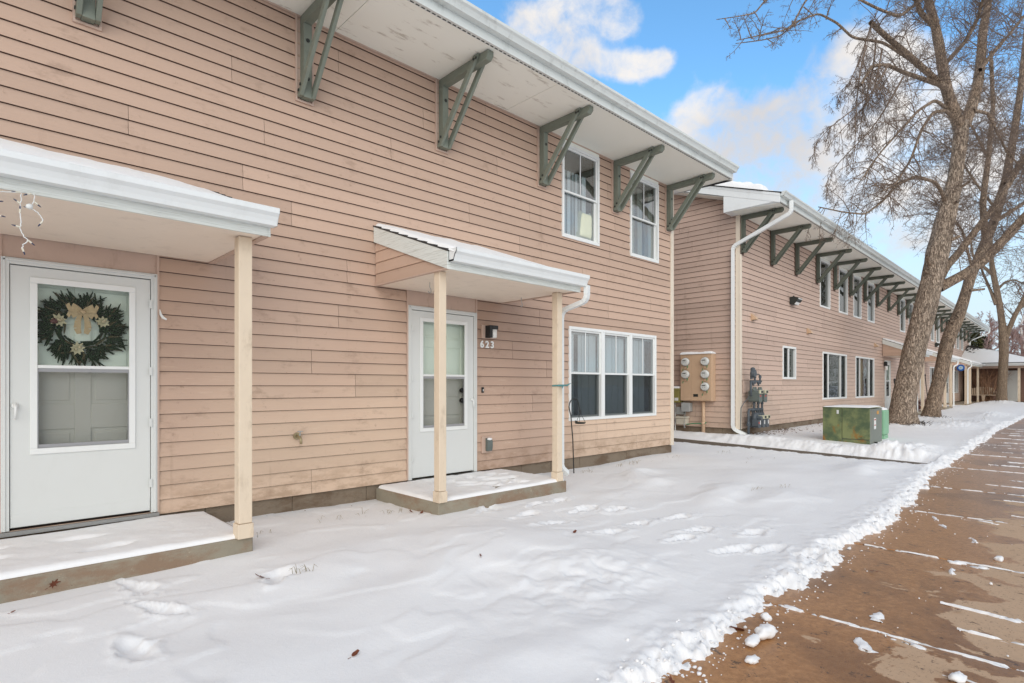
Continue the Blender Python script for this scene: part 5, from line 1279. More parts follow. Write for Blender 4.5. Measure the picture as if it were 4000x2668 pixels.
m = MB(); m.box(.03, .09, -.424, -.4205, .13, .17); m.build('sticker', MAT['label_red'], t)
m = MB(); m.lathe([(.04, 0), (.04, .05), (.03, .09)], (.02, -.2, .08), 'z', 8); m.tube([(-.05, -.2, .1), (.06, -.2, .1)], .018, 8); m.build('valve', MAT['gas_blue'], t)

def floodlight(s, z, label, kind=0):
    t = t2('floodlight', label, 'floodlight', s, z, .02, 'floodlights on the long facade')
    m = MB(); m.prism([(0, -.10), (0, .09), (-.10, .10), (-.22, .06), (-.20, -.02), (-.10, -.11)], 0, -.16, .16); m.build('housing', MAT['bolt'], t, bevel=.008)
    m = MB(); m.hexa([(-.14, -.225, .045), (.14, -.225, .045), (.14, -.215, .045), (-.14, -.215, .045), (-.14, -.125, -.115), (.14, -.125, -.115), (.14, -.115, -.11), (-.14, -.115, -.11)]); m.build('lens', MAT['frost'], t)
    m = MB(); m.lathe([(.02, 0), (.022, .03), (.0, .045)], (0, -.05, .10), 'z', 8); m.build('photocell', MAT['bolt'], t)
floodlight(3.30, 2.28, 'dark floodlight on the wall left of the four slim upstairs windows')
floodlight(25.2, 2.22, 'dark floodlight seen between the two leaning trunks')
for s, z, lab in ((.68, 1.62, 'small tan wall vent above the gas meters'), (4.6, 1.56, 'small tan wall vent above the wide sliding window'), (12.2, 1.55, 'small tan wall vent left of the trunk canopy')):
    t = t2('wall_vent', lab, 'vent', s, z, .012, 'dryer vents on the long facade')
    m = MB(); m.box(-.085, .085, -.012, .0, -.085, .085); m.build('flange', MAT['cab_tan'], t)
    m = MB(); m.prism([(-.0125, .08), (-.0125, -.07), (-.13, -.07), (-.11, -.02)], 0, -.07, .07); m.build('hood', MAT['cab_tan'], t, bevel=.004)
    m = MB(); m.box(-.055, .055, -.12, -.02, -.074, -.071); m.build('flap', MAT['dark'], t)

# ------------------------------------------------------------------ transformer and pedestal on the lawn
tz = snow_z(13.6, 3.1) - .03
t = thing('transformer_box', 'rusty green pad mounted transformer cabinet with snowy top on the lawn', 'transformer', (13.12, 3.22, tz), math.radians(1.5))
m = MB(); m.box(0, 1.02, .0, .86, 0, .74); m.build('tank', MAT['xfmr_side'], t, bevel=.012)
m = MB(); m.box(-.022, -.001, .502, .862, .0, .755); m.build('side_panel', MAT['xfmr'], t, bevel=.006)
m = MB(); m.box(-.030, -.001, -.004, .494, .125, .755); m.build('door', MAT['xfmr'], t, bevel=.006)
m = MB(); m.box(-.015, -.001, .0, .49, -.02, .112); m.build('sill', MAT['xfmr'], t, bevel=.006)
m = MB(); m.box(-.040, 1.04, -.012, .872, .756, .768); m.build('lid', MAT['xfmr'], t, bevel=.005)
m = MB(); m.box(-.06, -.031, .055, .145, .175, .205); h = m.build('handle', MAT['xfmr'], t, bevel=.006); h.rotation_euler = (math.radians(-18), 0, 0)
m = MB(); m.box(-.044, -.0225, .555, .595, .63, .71); m.build('padlock_tab', MAT['meter_white'], t, bevel=.004)
m = MB(); m.box(.32, .48, -.0035, -.0012, .32, .55); m.build('sticker', MAT['label_white'], t); m = MB(); m.box(.34, .46, -.005, -.0037, .50, .53); m.box(.34, .46, -.005, -.0037, .39, .41); m.build('sticker_print', MAT['label_red'], t)
m = MB(); m.box(.56, .72, -.0035, -.0012, .62, .69); m.build('sticker', MAT['label_orange'], t)
m = MB(); m.box(.35, .40, -.05, -.0, -.03, .06); m.build('ground_clamp', MAT['bolt'], t)
snow_cover('snow_cap', -.030, 1.02, .01, .86, lambda X, Y: .770 + 0 * X, .028, MAT['snow'], t, 40, 34, .12, 6)
t = thing('pedestal', 'smooth light green utility pedestal just behind the rusty transformer', 'utility pedestal', (14.62, 3.30, tz + .0), math.radians(2))
m = MB(); m.box(0, .42, 0, .5, .12, .68); m.build('cover', MAT['pedestal'], t, bevel=.035); m = MB(); m.box(.015, .405, .015, .485, -.1, .117); m.build('base', MAT['pedestal'], t, bevel=.01)
snow_cover('snow_cap', .02, .40, .02, .48, lambda X, Y: .682 + 0 * X, .05, MAT['snow'], t, 20, 20, .08, 7)
m = MB(); m.box(.05, .3, -.02, .01, -.03, .02); m.build('foot', MAT['bolt'], t)

# ------------------------------------------------------------------ things along the second building
t = t2('wall_lamp', 'black wall lamp beside the storm door by the leaning trunk', 'lamp', 13.62, .78, .03)
MB().box(-.05, .05, -.10, 0, .0, .18).build('housing', MAT['black'], t); MB().lathe([(.05, -.16), (.055, 0)], (.0, -.07, 0), 'z', 12).build('shade', MAT['frost'], t)
def shovel(s, o, lean, label, h=1.25, col='black', flip=1):
    t = t2('snow_shovel', label, 'shovel', s, ZB - .05, o, 'snow shovels by the doors')
    m = MB(); m.tube([(0, 0, .35), (lean * .5, .1 * flip, h)], .019, 8); m.build('shaft', MAT[col], t)
    m = MB(); m.prism([(-.20, .0), (.20, .0), (.20, .32), (.06, .40), (-.06, .40), (-.20, .32)], 1, -.02, .0); m.build('blade', MAT[col], t)
    k = MB(); x = lean * .5; y = .1 * flip; k.tube([(x, y, h - .02), (x - .09, y, h + .08), (x - .07, y, h + .15), (x + .07, y, h + .15), (x + .09, y, h + .08), (x, y, h - .02)], .016, 6); k.build('grip', MAT[col], t)
shovel(13.62, .55, -.8, 'black long handled shovel leaning beside the storm door by the leaning trunk', 1.15)
shovel(21.2, .30, -.1, 'black shovel with D grip standing between the two leaning trunks', 1.45)
t = t2('glass_disc', 'scalloped blue glass plate hanging from the far canopy', 'ornament', 26.2, .98, 1.0)
m = MB(); prof = []
i0 = 0
for k in range(24):
    a = 2 * PI * k / 24; a2 = 2 * PI * (k + 1) / 24; r_ = .17 + .012 * (k % 2); r2 = .17 + .012 * ((k + 1) % 2)
    A = lambda r, a, d: (-d, r * math.cos(a), r * math.sin(a))
    m.hexa([A(.10, a, .012), A(r_, a, .0), A(r2, a2, 0), A(.10, a2, .012), A(.10, a, -.004), A(r_, a, -.016), A(r2, a2, -.016), A(.10, a2, -.004)])
m.build('rim', MAT['blue_glaze'], t)
m = MB(); m.lathe([(0, -.014), (.10, -.013), (.10, .003), (0, .003)], (0, 0, 0), 'x', 20); m.build('centre', MAT['pale_glaze'], t); m = MB(); m.lathe([(0, -.026), (.03, -.0145)], (0, .0, 0), 'x', 12); m.build('boss', MAT['brass'], t)
m = MB(); m.tube([(0, 0, .17), (.0, 0, .30)], .006, 5); m.build('hanger', MAT['black'], t)
def bush(name, label, cat, loc, n, h, spread, mat, droop=0, seed=1, leaf=None, group=None, thick=.008):
    rg = random.Random(seed); t = thing(name, label, cat, loc); m = MB()
    for k in range(n):
        a = rg.uniform(0, 2 * PI); r_ = rg.uniform(.1, 1) * spread; hh = h * rg.uniform(.55, 1); p = Vector((rg.uniform(-.12, .12) * spread * 2, rg.uniform(-.12, .12) * spread * 2, -.05)); e = Vector((math.cos(a) * r_, math.sin(a) * r_, hh))
        mid = p.lerp(e, .55) + Vector((0, 0, h * .15)); q = [p, p.lerp(mid, .5), mid, mid.lerp(e, .6) + Vector((0, 0, h * .03)), e - Vector((0, 0, droop * h * rg.random()))]
        m.tube(q, [thick, thick * .8, thick * .7, thick * .5, thick * .25], 3, cap=False)
        for j in range(5):
            b0 = mid.lerp(e, rg.random()); m.tube([b0, b0 + Vector((rg.uniform(-1, 1), rg.uniform(-1, 1), rg.uniform(-.1, .8))) * h * .22], [thick * .4, thick * .15], 3, cap=False)
    m.build('stems', mat, t)
    if leaf:
        m = MB()
        for k in range(260):
            a = rg.uniform(0, 2 * PI); r_ = spread * math.sqrt(rg.random()); c = Vector((math.cos(a) * r_, math.sin(a) * r_, rg.uniform(0, h * .75))); d = Vector((rg.uniform(-1, 1), rg.uniform(-1, 1), rg.uniform(-1, 1))) * .06; s_ = d.cross(Vector((.3, .5, .8))).normalized() * .02
            m.face([c - d, c + s_, c + d, c - s_])
        m.build('leaves', leaf, t)
    return t
p = b2w(16.2, .75, ZB - .08); bush('dead_shrub', 'dark red withered plants in front of the trunk canopy', 'shrub', tuple(p), 46, .62, .75, MAT['red_stem'], .2, 3, MAT['red_stem'])
p = b2w(15.6, .5, ZB - .05); t = bush('porch_plant', 'thin grey green potted plant beside the storm door by the leaning trunk', 'plant', tuple(p), 7, 1.05, .2, MAT['planter_leaf'], .1, 5, MAT['planter_leaf'])
bush('bare_shrub', 'tan bare spreading shrub before the dark wall of the low building', 'shrub', (47.75, 5.15, -.98), 70, 2.35, 1.45, MAT['tan_stem'], .25, 8, thick=.014)
t = thing('bench', 'tan plastic slatted bench under the far porch by the bare shrub', 'bench', (47.3, 5.25, -1.0), math.radians(-82))
m = MB(); m.box(-.62, .62, -.24, .24, .38, .43); m.build('seat', MAT['bench'], t, bevel=.015)
for k in range(11):
    x = -.53 + k * .106; hgt = .84 + .10 * math.sin(PI * k / 10); m = MB(); m.box(x - .036, x + .036, .24, .27, .44, hgt); m.build('back_slat', MAT['bench'], t)
for sx in (-1, 1):
    m = MB(); m.box(sx * .66 - .05, sx * .66 + .05, -.28, .28, .60, .64); m.build('armrest', MAT['bench'], t, bevel=.01)
    m = MB(); m.prism([(-.27, 0), (-.19, 0), (-.14, .36), (.12, .36), (.19, 0), (.27, 0), (.24, .595), (-.24, .595)], 0, sx * .66 - .03, sx * .66 + .03); m.build('leg', MAT['bench'], t)
m = MB(); m.prism([(-.05, 0), (.05, 0), (.10, .375), (-.10, .375)], 1, -.24, -.19); m.build('leg', MAT['bench'], t)
t = t2('garden_chair', 'small dark chair under the middle canopy behind the second trunk', 'chair', 21.6, ZB - .04, .55)
m = MB(); m.box(-.22, .22, -.22, .22, .40, .45); m.build('seat', MAT['black'], t); m = MB(); m.box(-.22, .22, .19, .22, .46, .85); m.build('backrest', MAT['bench'], t)
for sx in (-1, 1):
    for sy in (-1, 1): m = MB(); m.box(sx * .2 - .02, sx * .2 + .02, sy * .2 - .02, sy * .2 + .02, 0, .398); m.build('leg', MAT['bench'], t)
# ------------------------------------------------------------------ trees
class Tubes:
    """many thin branches in one mesh"""
    def __init__(s): s.v = []; s.f = []; s.n = 0
    def add(s, P, R, n=3):
        P = np.asarray(P, float); K = len(P)
        T = np.gradient(P, axis=0); T /= np.linalg.norm(T, axis=1, keepdims=True) + 1e-9
        ref = np.array([0.31, 0.52, 0.79]) if abs(T[0] @ np.array([.31, .52, .79])) < .9 else np.array([1., 0, 0])
        A = ref - T * (T @ ref)[:, None]; A /= np.linalg.norm(A, axis=1, keepdims=True) + 1e-9; B = np.cross(T, A)
        an = np.arange(n) * 2 * PI / n
        V = P[:, None] + (A[:, None] * np.cos(an)[None, :, None] + B[:, None] * np.sin(an)[None, :, None]) * np.asarray(R)[:, None, None]
        i = s.n + np.arange(K * n).reshape(K, n); j = np.roll(i, -1, 1)
        s.v.append(V.reshape(-1, 3)); s.f.append(np.stack([i[:-1], j[:-1], j[1:], i[1:]], -1).reshape(-1, 4)); s.n += K * n
    def build(s, name, mat, parent, loc=(0, 0, 0), smooth_=True):
        v = np.concatenate(s.v) - np.array(loc); f = np.concatenate(s.f); me = bpy.data.meshes.new(name)
        me.vertices.add(len(v)); me.vertices.foreach_set('co', v.ravel()); me.loops.add(f.size); me.loops.foreach_set('vertex_index', f.ravel())
        me.polygons.add(len(f)); me.polygons.foreach_set('loop_start', np.arange(0, f.size, 4)); me.polygons.foreach_set('loop_total', np.full(len(f), 4))
        me.materials.append(mat); me.update(calc_edges=True)
        if smooth_: me.polygons.foreach_set('use_smooth', np.ones(len(f), bool))
        return link(name, me, parent)
def unit(v): return v / (np.linalg.norm(v) + 1e-9)
def grow(g, p, d, L, n, droop, wander):
    P = [p]; d = unit(d); st = L / n
    for k in range(n):
        d = unit(d + g.normal(0, wander, 3) + np.array([0, 0, -droop * (k + 1) / n])); P.append(P[-1] + d * st)
    return np.array(P)
def resample(P, n):
    P = np.asarray(P, float); s = np.concatenate([[0], np.cumsum(np.linalg.norm(np.diff(P, axis=0), axis=1))]); t = np.linspace(0, s[-1], n)
    # smooth through the measured points
    Q = np.stack([np.interp(t, s, P[:, k]) for k in range(3)], -1)
    for _ in range(2): Q[1:-1] = .25 * Q[:-2] + .5 * Q[1:-1] + .25 * Q[2:]
    return Q
def branchlets(g, tw, P, r0, L0, count, lvl, droop, spread=.9, up=.25, tmin=.08, rmin=.0036, wander=.13, sub=(9, 6), side=None):
    """side branches off the polyline P, and twigs off those"""
    K = len(P) - 1
    for _ in range(count):
        t = tmin + (1 - tmin) * g.random() ** .8; x = t * K; i = min(int(x), K - 1); p = P[i] + (P[i + 1] - P[i]) * (x - i); ax = unit(P[i + 1] - P[i])
        o = g.normal(0, 1, 3); o = unit(o - ax * (o @ ax))
        if side is not None: o = unit(o + side)
        d = ax * (1 - spread * .6) + o * spread + np.array([0, 0, up])
        L = L0 * g.uniform(.45, 1.15) * (1 - .45 * t); n = 6 if lvl > 1 else (4 if lvl == 1 else 3)
        Q = grow(g, p, d, L, n, droop, wander)
        r = max(rmin, r0 * g.uniform(.6, 1.1)); R = np.maximum(np.linspace(r, r * .32, n + 1), rmin * .75)
        tw.add(Q, R, 4 if lvl > 1 else 3)
        if lvl > 0: branchlets(g, tw, Q, r * .5, L * .52, int(round(sub[2 - lvl] * g.uniform(.6, 1.3))) if lvl <= 2 else 6, lvl - 1, droop * 1.1, spread, up * .6, .12, rmin, wander * 1.1, sub)
def trunk_mesh(name, P, R, mat, parent, loc, n=20, seed=0, flare=0.0, ridges=.03):
    Q = resample(P, max(10, int(len(P) * 7))); s = np.linspace(0, 1, len(Q))
    sP = np.concatenate([[0], np.cumsum(np.linalg.norm(np.diff(np.asarray(P, float), axis=0), axis=1))]); Rr = np.interp(s, sP / sP[-1], R)
    T = np.gradient(Q, axis=0); T /= np.linalg.norm(T, axis=1, keepdims=True)
    ref = np.array([1., 0.2, 0]); A = ref - T * (T @ ref)[:, None]; A /= np.linalg.norm(A, axis=1, keepdims=True); B = np.cross(T, A)
    an = np.arange(n + 1) * 2 * PI / n; an[-1] = 0
    SS, AN = np.meshgrid(s * sP[-1], an, indexing='ij')
    k = 1 + (fbm(np.cos(AN) * 2.2 + seed * 7 + 20, np.sin(AN) * 2.2 + SS * 1.3 + seed, 3) - .5) * .22 + ridges * np.sin(AN * 9 + SS * 2)
    fl = 1 + flare * np.exp(-SS / .28) * (.7 + .6 * np.sin(AN * 4 + seed) ** 2)
    rad = Rr[:, None] * k * fl
    V = Q[:, None] + (A[:, None] * np.cos(AN)[..., None] + B[:, None] * np.sin(AN)[..., None]) * rad[..., None] - np.array(loc)
    return grid_mesh(name, V[..., 0], V[..., 1], V[..., 2], mat, parent)
def pts(lst, depth, dd=0.0, sc=None):
    """measured image positions at a distance; dd moves the far end towards (-) or away (+)"""
    n = len(lst); out = []
    for k, q in enumerate(lst):
        u, v = q if sc is None else (2700 + .8291 * q[0], .8291 * q[1])
        out.append(np.array(at(u, v, depth + dd * k / max(1, n - 1))))
    return out

# --- leaning tree by the transformer
g = np.random.default_rng(5)
base = np.array([19.35, 3.95, snow_z(19.4, 3.9) - .12]); D0 = 16.35
t = thing('bare_tree', 'thickest leaning bare tree with grey ridged bark and drooping twigs over the lawn', 'tree', tuple(base))
T1 = [base] + pts([(3530, 1560), (3569, 1374), (3628, 1150), (3662, 990), (3708, 800), (3732, 690), (3750, 560), (3757, 475)], D0)
trunk_mesh('trunk', T1, [.33, .292, .278, .275, .275, .225, .185, .175, .165], MAT['bark'], t, base, 26, 1, .55)
def limb(lst, r0, r1, depth, dd, sc=1, seed=0, n=12, cap=True):
    P = pts(lst, depth, dd, sc); trunk_mesh('limb', P, np.linspace(r0, r1, len(P)), MAT['bark2'], t, base, n, seed, 0, .02); return resample(P, 16)
L = []
L.append(limb([(1265, 600), (1240, 530), (1205, 430), (1190, 360), (1170, 220), (1150, 120), (1118, 0), (1100, -110)], .16, .09, D0, -.8, seed=2))
L.append(limb([(1280, 600), (1310, 530), (1345, 420), (1365, 300), (1375, 150), (1400, 0), (1420, -140)], .16, .09, D0, 1.0, seed=3))
L.append(limb([(1205, 425), (1185, 405), (1100, 330), (1000, 240), (905, 160), (845, 105)], .095, .062, D0 - .3, -1.2, seed=4))
L.append(limb([(1200, 430), (1180, 402), (1110, 378), (1000, 340), (920, 305), (850, 310), (800, 400)], .075, .03, D0 - .3, -1.6, seed=5))
L.append(limb([(1195, 950), (1180, 905), (1150, 858), (1060, 830), (970, 868), (900, 950), (820, 1010), (720, 1000), (600, 975)], .055, .012, D0, -2.6, seed=6))
L.append(limb([(1240, 560), (1200, 520), (1140, 528), (1085, 610), (1035, 750), (965, 865), (900, 900)], .055, .014, D0, -2.0, seed=7))
L.append(limb([(1215, 520), (1150, 470), (1070, 520), (980, 620), (890, 720), (800, 850)], .05, .012, D0, -2.8, seed=8))
L.append(limb([(1060, 300), (905, 200), (760, 178), (690, 110), (600, 62), (500, 100), (420, 170), (330, 190), (210, 205)], .04, .008, D0 - .8, -3.2, seed=9, n=8))
L.append(limb([(1110, -20), (980, 80), (880, 42), (760, -20), (620, -60), (540, 0), (470, 130), (400, 152), (300, 172), (215, 190)], .04, .008, D0 - .8, -3.5, seed=10, n=8))
L.append(limb([(760, -20), (560, -80), (420, -45), (350, 0), (300, 62), (230, 76), (120, 92)], .03, .007, D0 - 2.5, -2.5, seed=11, n=8))
L.append(limb([(1170, 1355), (1290, 1290), (1370, 1235), (1480, 1124), (1570, 1020), (1700, 900)], .14, .10, D0, -.6, seed=12, n=16))
L.append(limb([(1165, 1330), (1200, 1255), (1262, 1190), (1345, 1080), (1420, 985), (1520, 830), (1600, 690)], .115, .065, D0, 1.2, seed=13, n=14))
L.append(limb([(1330, 520), (1400, 535), (1450, 640), (1490, 720), (1560, 790)], .05, .02, D0, 1.0, seed=14))
L.append(limb([(1360, 330), (1430, 240), (1500, 160), (1580, 60)], .06, .03, D0, .8, seed=15))
L.append(limb([(1195, 300), (1290, 200), (1350, 90), (1390, -60)], .06, .04, D0, -1, seed=16))
L.append(limb([(1150, 130), (1080, 60), (1060, 0), (1040, -90)], .075, .05, D0 - .6, -.6, seed=17))
def stub(p, d, r, L_): 
    P = [np.array(p), np.array(p) + np.array(d) * L_ * .5, np.array(p) + np.array(d) * L_]; trunk_mesh('branch_stub', P, [r, r * .8, r * .62], MAT['bark2'], t, base, 9, 3)
for (u, v, dx, dz, r, ln) in ((3632, 1035, -.8, .45, .05, .46), (3622, 1066, -.9, .1, .035, .34), (3718, 805, .0, .2, .06, .34), (3698, 945, .8, .3, .06, .40), (3748, 735, .7, .4, .04, .35)):
    stub(at(u, v, D0 - .12), (dx * SA * .7 - .3, -dx * CA * .7 - .35, dz), r, ln)
tw = Tubes(); SUB = (8, 5)
cnt = (46, 52, 40, 40, 44, 44, 46, 16, 18, 12, 56, 56, 44, 42, 44, 36)
for i, P in enumerate(L):
    dr = .30 if i in (2, 3, 4, 5, 6) else (.10 if i in (7, 8, 9) else .06); L0 = (1.9, 2.0, 1.7, 1.7, 1.35, 1.45, 1.45, .95, .95, .85, 2.0, 2.1, 1.5, 1.6, 1.7, 1.5)[i]
    branchlets(g, tw, P, .014, L0, cnt[i], 2, dr, up=.28 if dr < .2 else .02, tmin=.15, sub=SUB)
# dense hanging brush below the broken limb
for lst, dep in (([(850, 112), (822, 200), (800, 262), (762, 360), (722, 425), (690, 470)], 15.0), ([(825, 215), (795, 330), (782, 450), (772, 560), (775, 680), (762, 770)], 14.8), ([(870, 180), (862, 300), (832, 420), (802, 560), (782, 705)], 15.2),
                 ([(900, 230), (880, 340), (850, 470), (700, 620), (640, 700)], 14.9), ([(930, 300), (870, 420), (760, 520), (650, 600), (570, 700)], 14.7), ([(1000, 360), (940, 470), (860, 600), (740, 720), (660, 800), (630, 880)], 14.9)):
    P = resample(pts(lst, dep, -.3, 1), 14); tw.add(P, np.linspace(.026, .006, 14), 5)
    branchlets(g, tw, P, .010, 1.0, 22, 2, .42, up=-.25, tmin=.05, sub=(9, 6), wander=.10, side=np.array([0, 0, -.5]))
branchlets(g, tw, resample(T1[4:], 12), .012, 1.3, 44, 2, .18, up=.05, tmin=.1, sub=(9, 6))
tw.build('crown', MAT['twig'], t, base)

# --- second leaning tree
g = np.random.default_rng(8)
base = np.array([24.5, 4.15, snow_z(24.5, 4.15) - .12]); D1_ = 20.1
t = thing('bare_tree', 'second leaning bare tree, slimmer, with a knotted bend halfway up', 'tree', tuple(base))
T2 = [base] + pts([(3648, 1560), (3672, 1470), (3705, 1322), (3747, 1228), (3778, 1126), (3794, 1070), (3835, 980), (3885, 860), (3930, 700), (3962, 520), (3990, 330), (4010, 100)], D1_, .8)
trunk_mesh('trunk', T2, [.235, .215, .208, .212, .195, .16, .16, .155, .145, .13, .115, .10, .07], MAT['bark2'], t, base, 22, 2, .45)
L = []
for lst, r0, r1, dd in (([(3850, 935), (3838, 800), (3860, 620), (3880, 420), (3870, 200)], .12, .05, -1.5), ([(3930, 720), (4010, 600), (4090, 440)], .10, .05, .8), ([(3880, 870), (3990, 800), (4100, 720)], .08, .04, .5), ([(3800, 1060), (3760, 900), (3700, 820), (3620, 780)], .05, .015, -1), ([(3900, 830), (3800, 700), (3740, 600), (3680, 560)], .05, .015, 1.5), ([(3860, 620), (3790, 480), (3720, 380)], .05, .015, 1.2)):
    P = pts(lst, D1_ + .2, dd); trunk_mesh('limb', P, np.linspace(r0, r1, len(P)), MAT['bark2'], t, base, 10, len(L), 0, .02); L.append(resample(P, 14))
for (u, v, dx, dz, r, ln) in ((3788, 1135, .9, .1, .05, .45), (3737, 1235, .3, .4, .07, .34), (3724, 1255, -.7, .0, .06, .30)):
    stub(at(u, v, D1_ - .1), (dx * SA, -dx * CA - .2, dz), r, ln)
tw = Tubes()
for i, P in enumerate(L + [resample(T2[6:], 16)]): branchlets(g, tw, P, .015, 2.0, 54, 2, .10, up=.2, tmin=.12, rmin=.0048, sub=(9, 6))
tw.build('crown', MAT['twig'], t, base)

# --- forked tree by the low building
g = np.random.default_rng(12)
base = np.array([45.0, 4.12, -1.15]); D2_ = 34.2
t = thing('bare_tree', 'upright forked bare tree before the low snowy roofed building', 'tree', tuple(base))
T3 = [base] + pts([(3915, 1500), (3921, 1380), (3920, 1316), (3914, 1260), (3906, 1200), (3893, 1130), (3880, 1070), (3868, 980), (3872, 880)], D2_)
trunk_mesh('trunk', T3, [.27, .235, .23, .235, .175, .17, .155, .14, .11, .08], MAT['bark3'], t, base, 18, 4, .25, .01)
L = []
for lst, r0, r1, dd in (([(3926, 1322), (3940, 1290), (3960, 1240), (3985, 1195), (4020, 1120), (4060, 1000)], .16, .08, -1), ([(3890, 1190), (3872, 1140), (3855, 1102), (3838, 1062), (3826, 1020)], .095, .05, 1), ([(3903, 1125), (3925, 1102), (3960, 1092), (4005, 1110)], .07, .03, -.5), ([(3975, 1210), (4010, 1180), (4050, 1140)], .12, .06, 1), ([(3880, 1075), (3850, 1050), (3800, 1000), (3790, 920)], .10, .04, .6)):
    P = pts(lst, D2_, dd); trunk_mesh('limb', P, np.linspace(r0, r1, len(P)), MAT['bark3'], t, base, 10, len(L), 0, .01); L.append(resample(P, 12))
tw = Tubes()
for P in L + [resample(T3[5:], 12)]: branchlets(g, tw, P, .022, 2.4, 14, 2, .10, up=.2, tmin=.2, rmin=.008, sub=(7, 4))
tw.build('crown', MAT['twig'], t, base)

# --- woods behind the low building
def far_tree(name, label, x, y, h, r, mat_trunk, mat_twig, seed, n=40, spread=.55, conifer=False, group=None):
    g = np.random.default_rng(seed); b = np.array([x, y, -1.3]); t = thing(name, label, 'tree', tuple(b), 0, group)
    P = [b, b + np.array([g.normal(0, .2), g.normal(0, .2), h * .35]), b + np.array([g.normal(0, .4), g.normal(0, .4), h * .7]), b + np.array([g.normal(0, .5), g.normal(0, .5), h])]
    trunk_mesh('trunk', P, [r, r * .8, r * .5, r * .15], mat_trunk, t, b, 8, seed, .2, 0)
    tw = Tubes(); Q = resample(P, 14)
    if conifer:
        m = MB(); rg = random.Random(seed)
        for k in range(5200):
            f = rg.random() ** 1.3; z = h * (.08 + .92 * f); rr_ = (1 - f) * h * .26 * math.sqrt(rg.random()) + .15; a = rg.uniform(0, 2 * PI); c = Vector((math.cos(a) * rr_, math.sin(a) * rr_, z - rr_ * .25)); d = Vector((math.cos(a), math.sin(a), rg.uniform(-.5, .1))) * rg.uniform(.14, .3); s_ = Vector((-math.sin(a), math.cos(a), rg.uniform(-.4, .4))) * .07
            m.face([c - s_, c + d, c + s_, c - d * .3])
        m.build('crown', MAT['conifer'], t)
    else:
        branchlets(g, tw, Q, .05, h * .32, n, 2, .03, spread, .45, .22, .016, .14, (8, 5)); tw.build('crown', mat_twig, t, b)
    return t
far_tree('fir_tree', 'olive green fir tree rising behind the end of the long building', 62, 7.4, 5.9, .2, MAT['bark2'], None, 31, conifer=True)
for i, (x, y, h) in enumerate(((46, -4.5, 9), (56, -4.0, 11), (40, -9, 10))):
    far_tree('spruce_tree', ('spruce whose dark shape is mirrored in the wide lower windows', 'tall spruce mirrored in the far windows of the long building', 'spruce across the pavement mirrored in the small sliding window')[i], x, y, h, .2, MAT['bark2'], None, 90 + i, conifer=True)
far_tree('fir_tree', 'second olive fir tree further back beside the red brown woods', 72, 7.9, 6.2, .25, MAT['bark2'], None, 32, conifer=True)
for i, (x, y, h) in enumerate(((78, 5.4, 10.5), (80, 3.4, 9.5))):
    far_tree('birch_tree', ('white stemmed birch just right of the forked tree', 'white stemmed birch at the right edge of the woods')[i], x, y, h, .20, MAT['birch'], MAT['twig_far'], 40 + i, 26, .45)
rg = random.Random(17)
tw = Tubes(); g = np.random.default_rng(77)
for k in range(160):
    x = g.uniform(72, 110); y = x * g.uniform(-.08, .19); P = grow(g, np.array([x, y, -1.4]), np.array([g.normal(0, .15), g.normal(0, .15), 1]), g.uniform(2.5, 5.5), 6, 0, .1); tw.add(P, np.linspace(.06, .015, 7), 3); branchlets(g, tw, P, .03, 1.5, 14, 1, .02, .6, .4, .05, .016, .15, (5, 4))
for k in range(22):
    x = g.uniform(68, 95); y = x * (.165 - .145 * (k + g.random()) / 22); P = grow(g, np.array([x, y, -1.4]), np.array([g.normal(0, .08), g.normal(0, .08), 1]), g.uniform(5.5, 9), 9, 0, .07); tw.add(P, np.linspace(.13, .02, 10), 5); branchlets(g, tw, P, .05, 2.4, 30, 2, .03, .6, .45, .2, .016, .14, sub=(8, 5))
tag(tw.build('woods', MAT['twig_red'], None), 'red brown thicket of bare undergrowth beyond the low building', 'woods', kind='stuff')

# ------------------------------------------------------------------ small things on the snow and the pavement
rg = random.Random(33)
def ball(name, label, x, y, r, sq, seed, z=None, group=None):
    m = MB(); m.blob((0, 0, 0), r, seed, 3, 0, sq, .03); ph = np.array(m.v); nn = fbm(ph[:, 0] / r * 1.7 + seed * 3 + 50, (ph[:, 1] + ph[:, 2] * .8) / r * 1.7 + 50, 4, .65)[:, None]; m.v = [tuple(q) for q in ph * (.45 + 1.1 * nn)]; o = m.build(name, MAT['snow'], None, (x, y, z if z is not None else snow_z(x, y) + r * sq[2] * .35), smooth_=True)
    return tag(o, label, 'snow clump', group)
wz = lambda x: float(walk_z(x)) + .004
ball('snow_clump', 'big rounded snow chunk fallen from the bank onto the pavement edge', 3.12, 1.26, .055, (1.35, .75, .62), 1, wz(3.1) + .03)
ball('snow_clump', 'flat snow chunk beside the big one at the pavement edge', 2.99, 1.27, .042, (1.3, .8, .5), 2, wz(3.1) + .02)
ball('snow_clump', 'loose lump of snow alone on the brown pavement near the bank', 2.80, 1.19, .034, (1.3, .8, .5), 4, wz(2.8) + .010)
ball('snow_clump', 'small round snow lump against the first joint of the pavement', 3.36, 1.35, .026, (1, 1, .9), 6, wz(3.3) + .012)
ball('snow_clump', 'oval snow lump near the right end of the snowy streaks', 3.32, .46, .036, (1.4, .8, .5), 7, wz(3.3) + .01)
ball('snow_clump', 'oval snow lump on the far paving slab with pale patches', 5.83, .55, .035, (1.4, .8, .5), 9, wz(5.8) + .008)
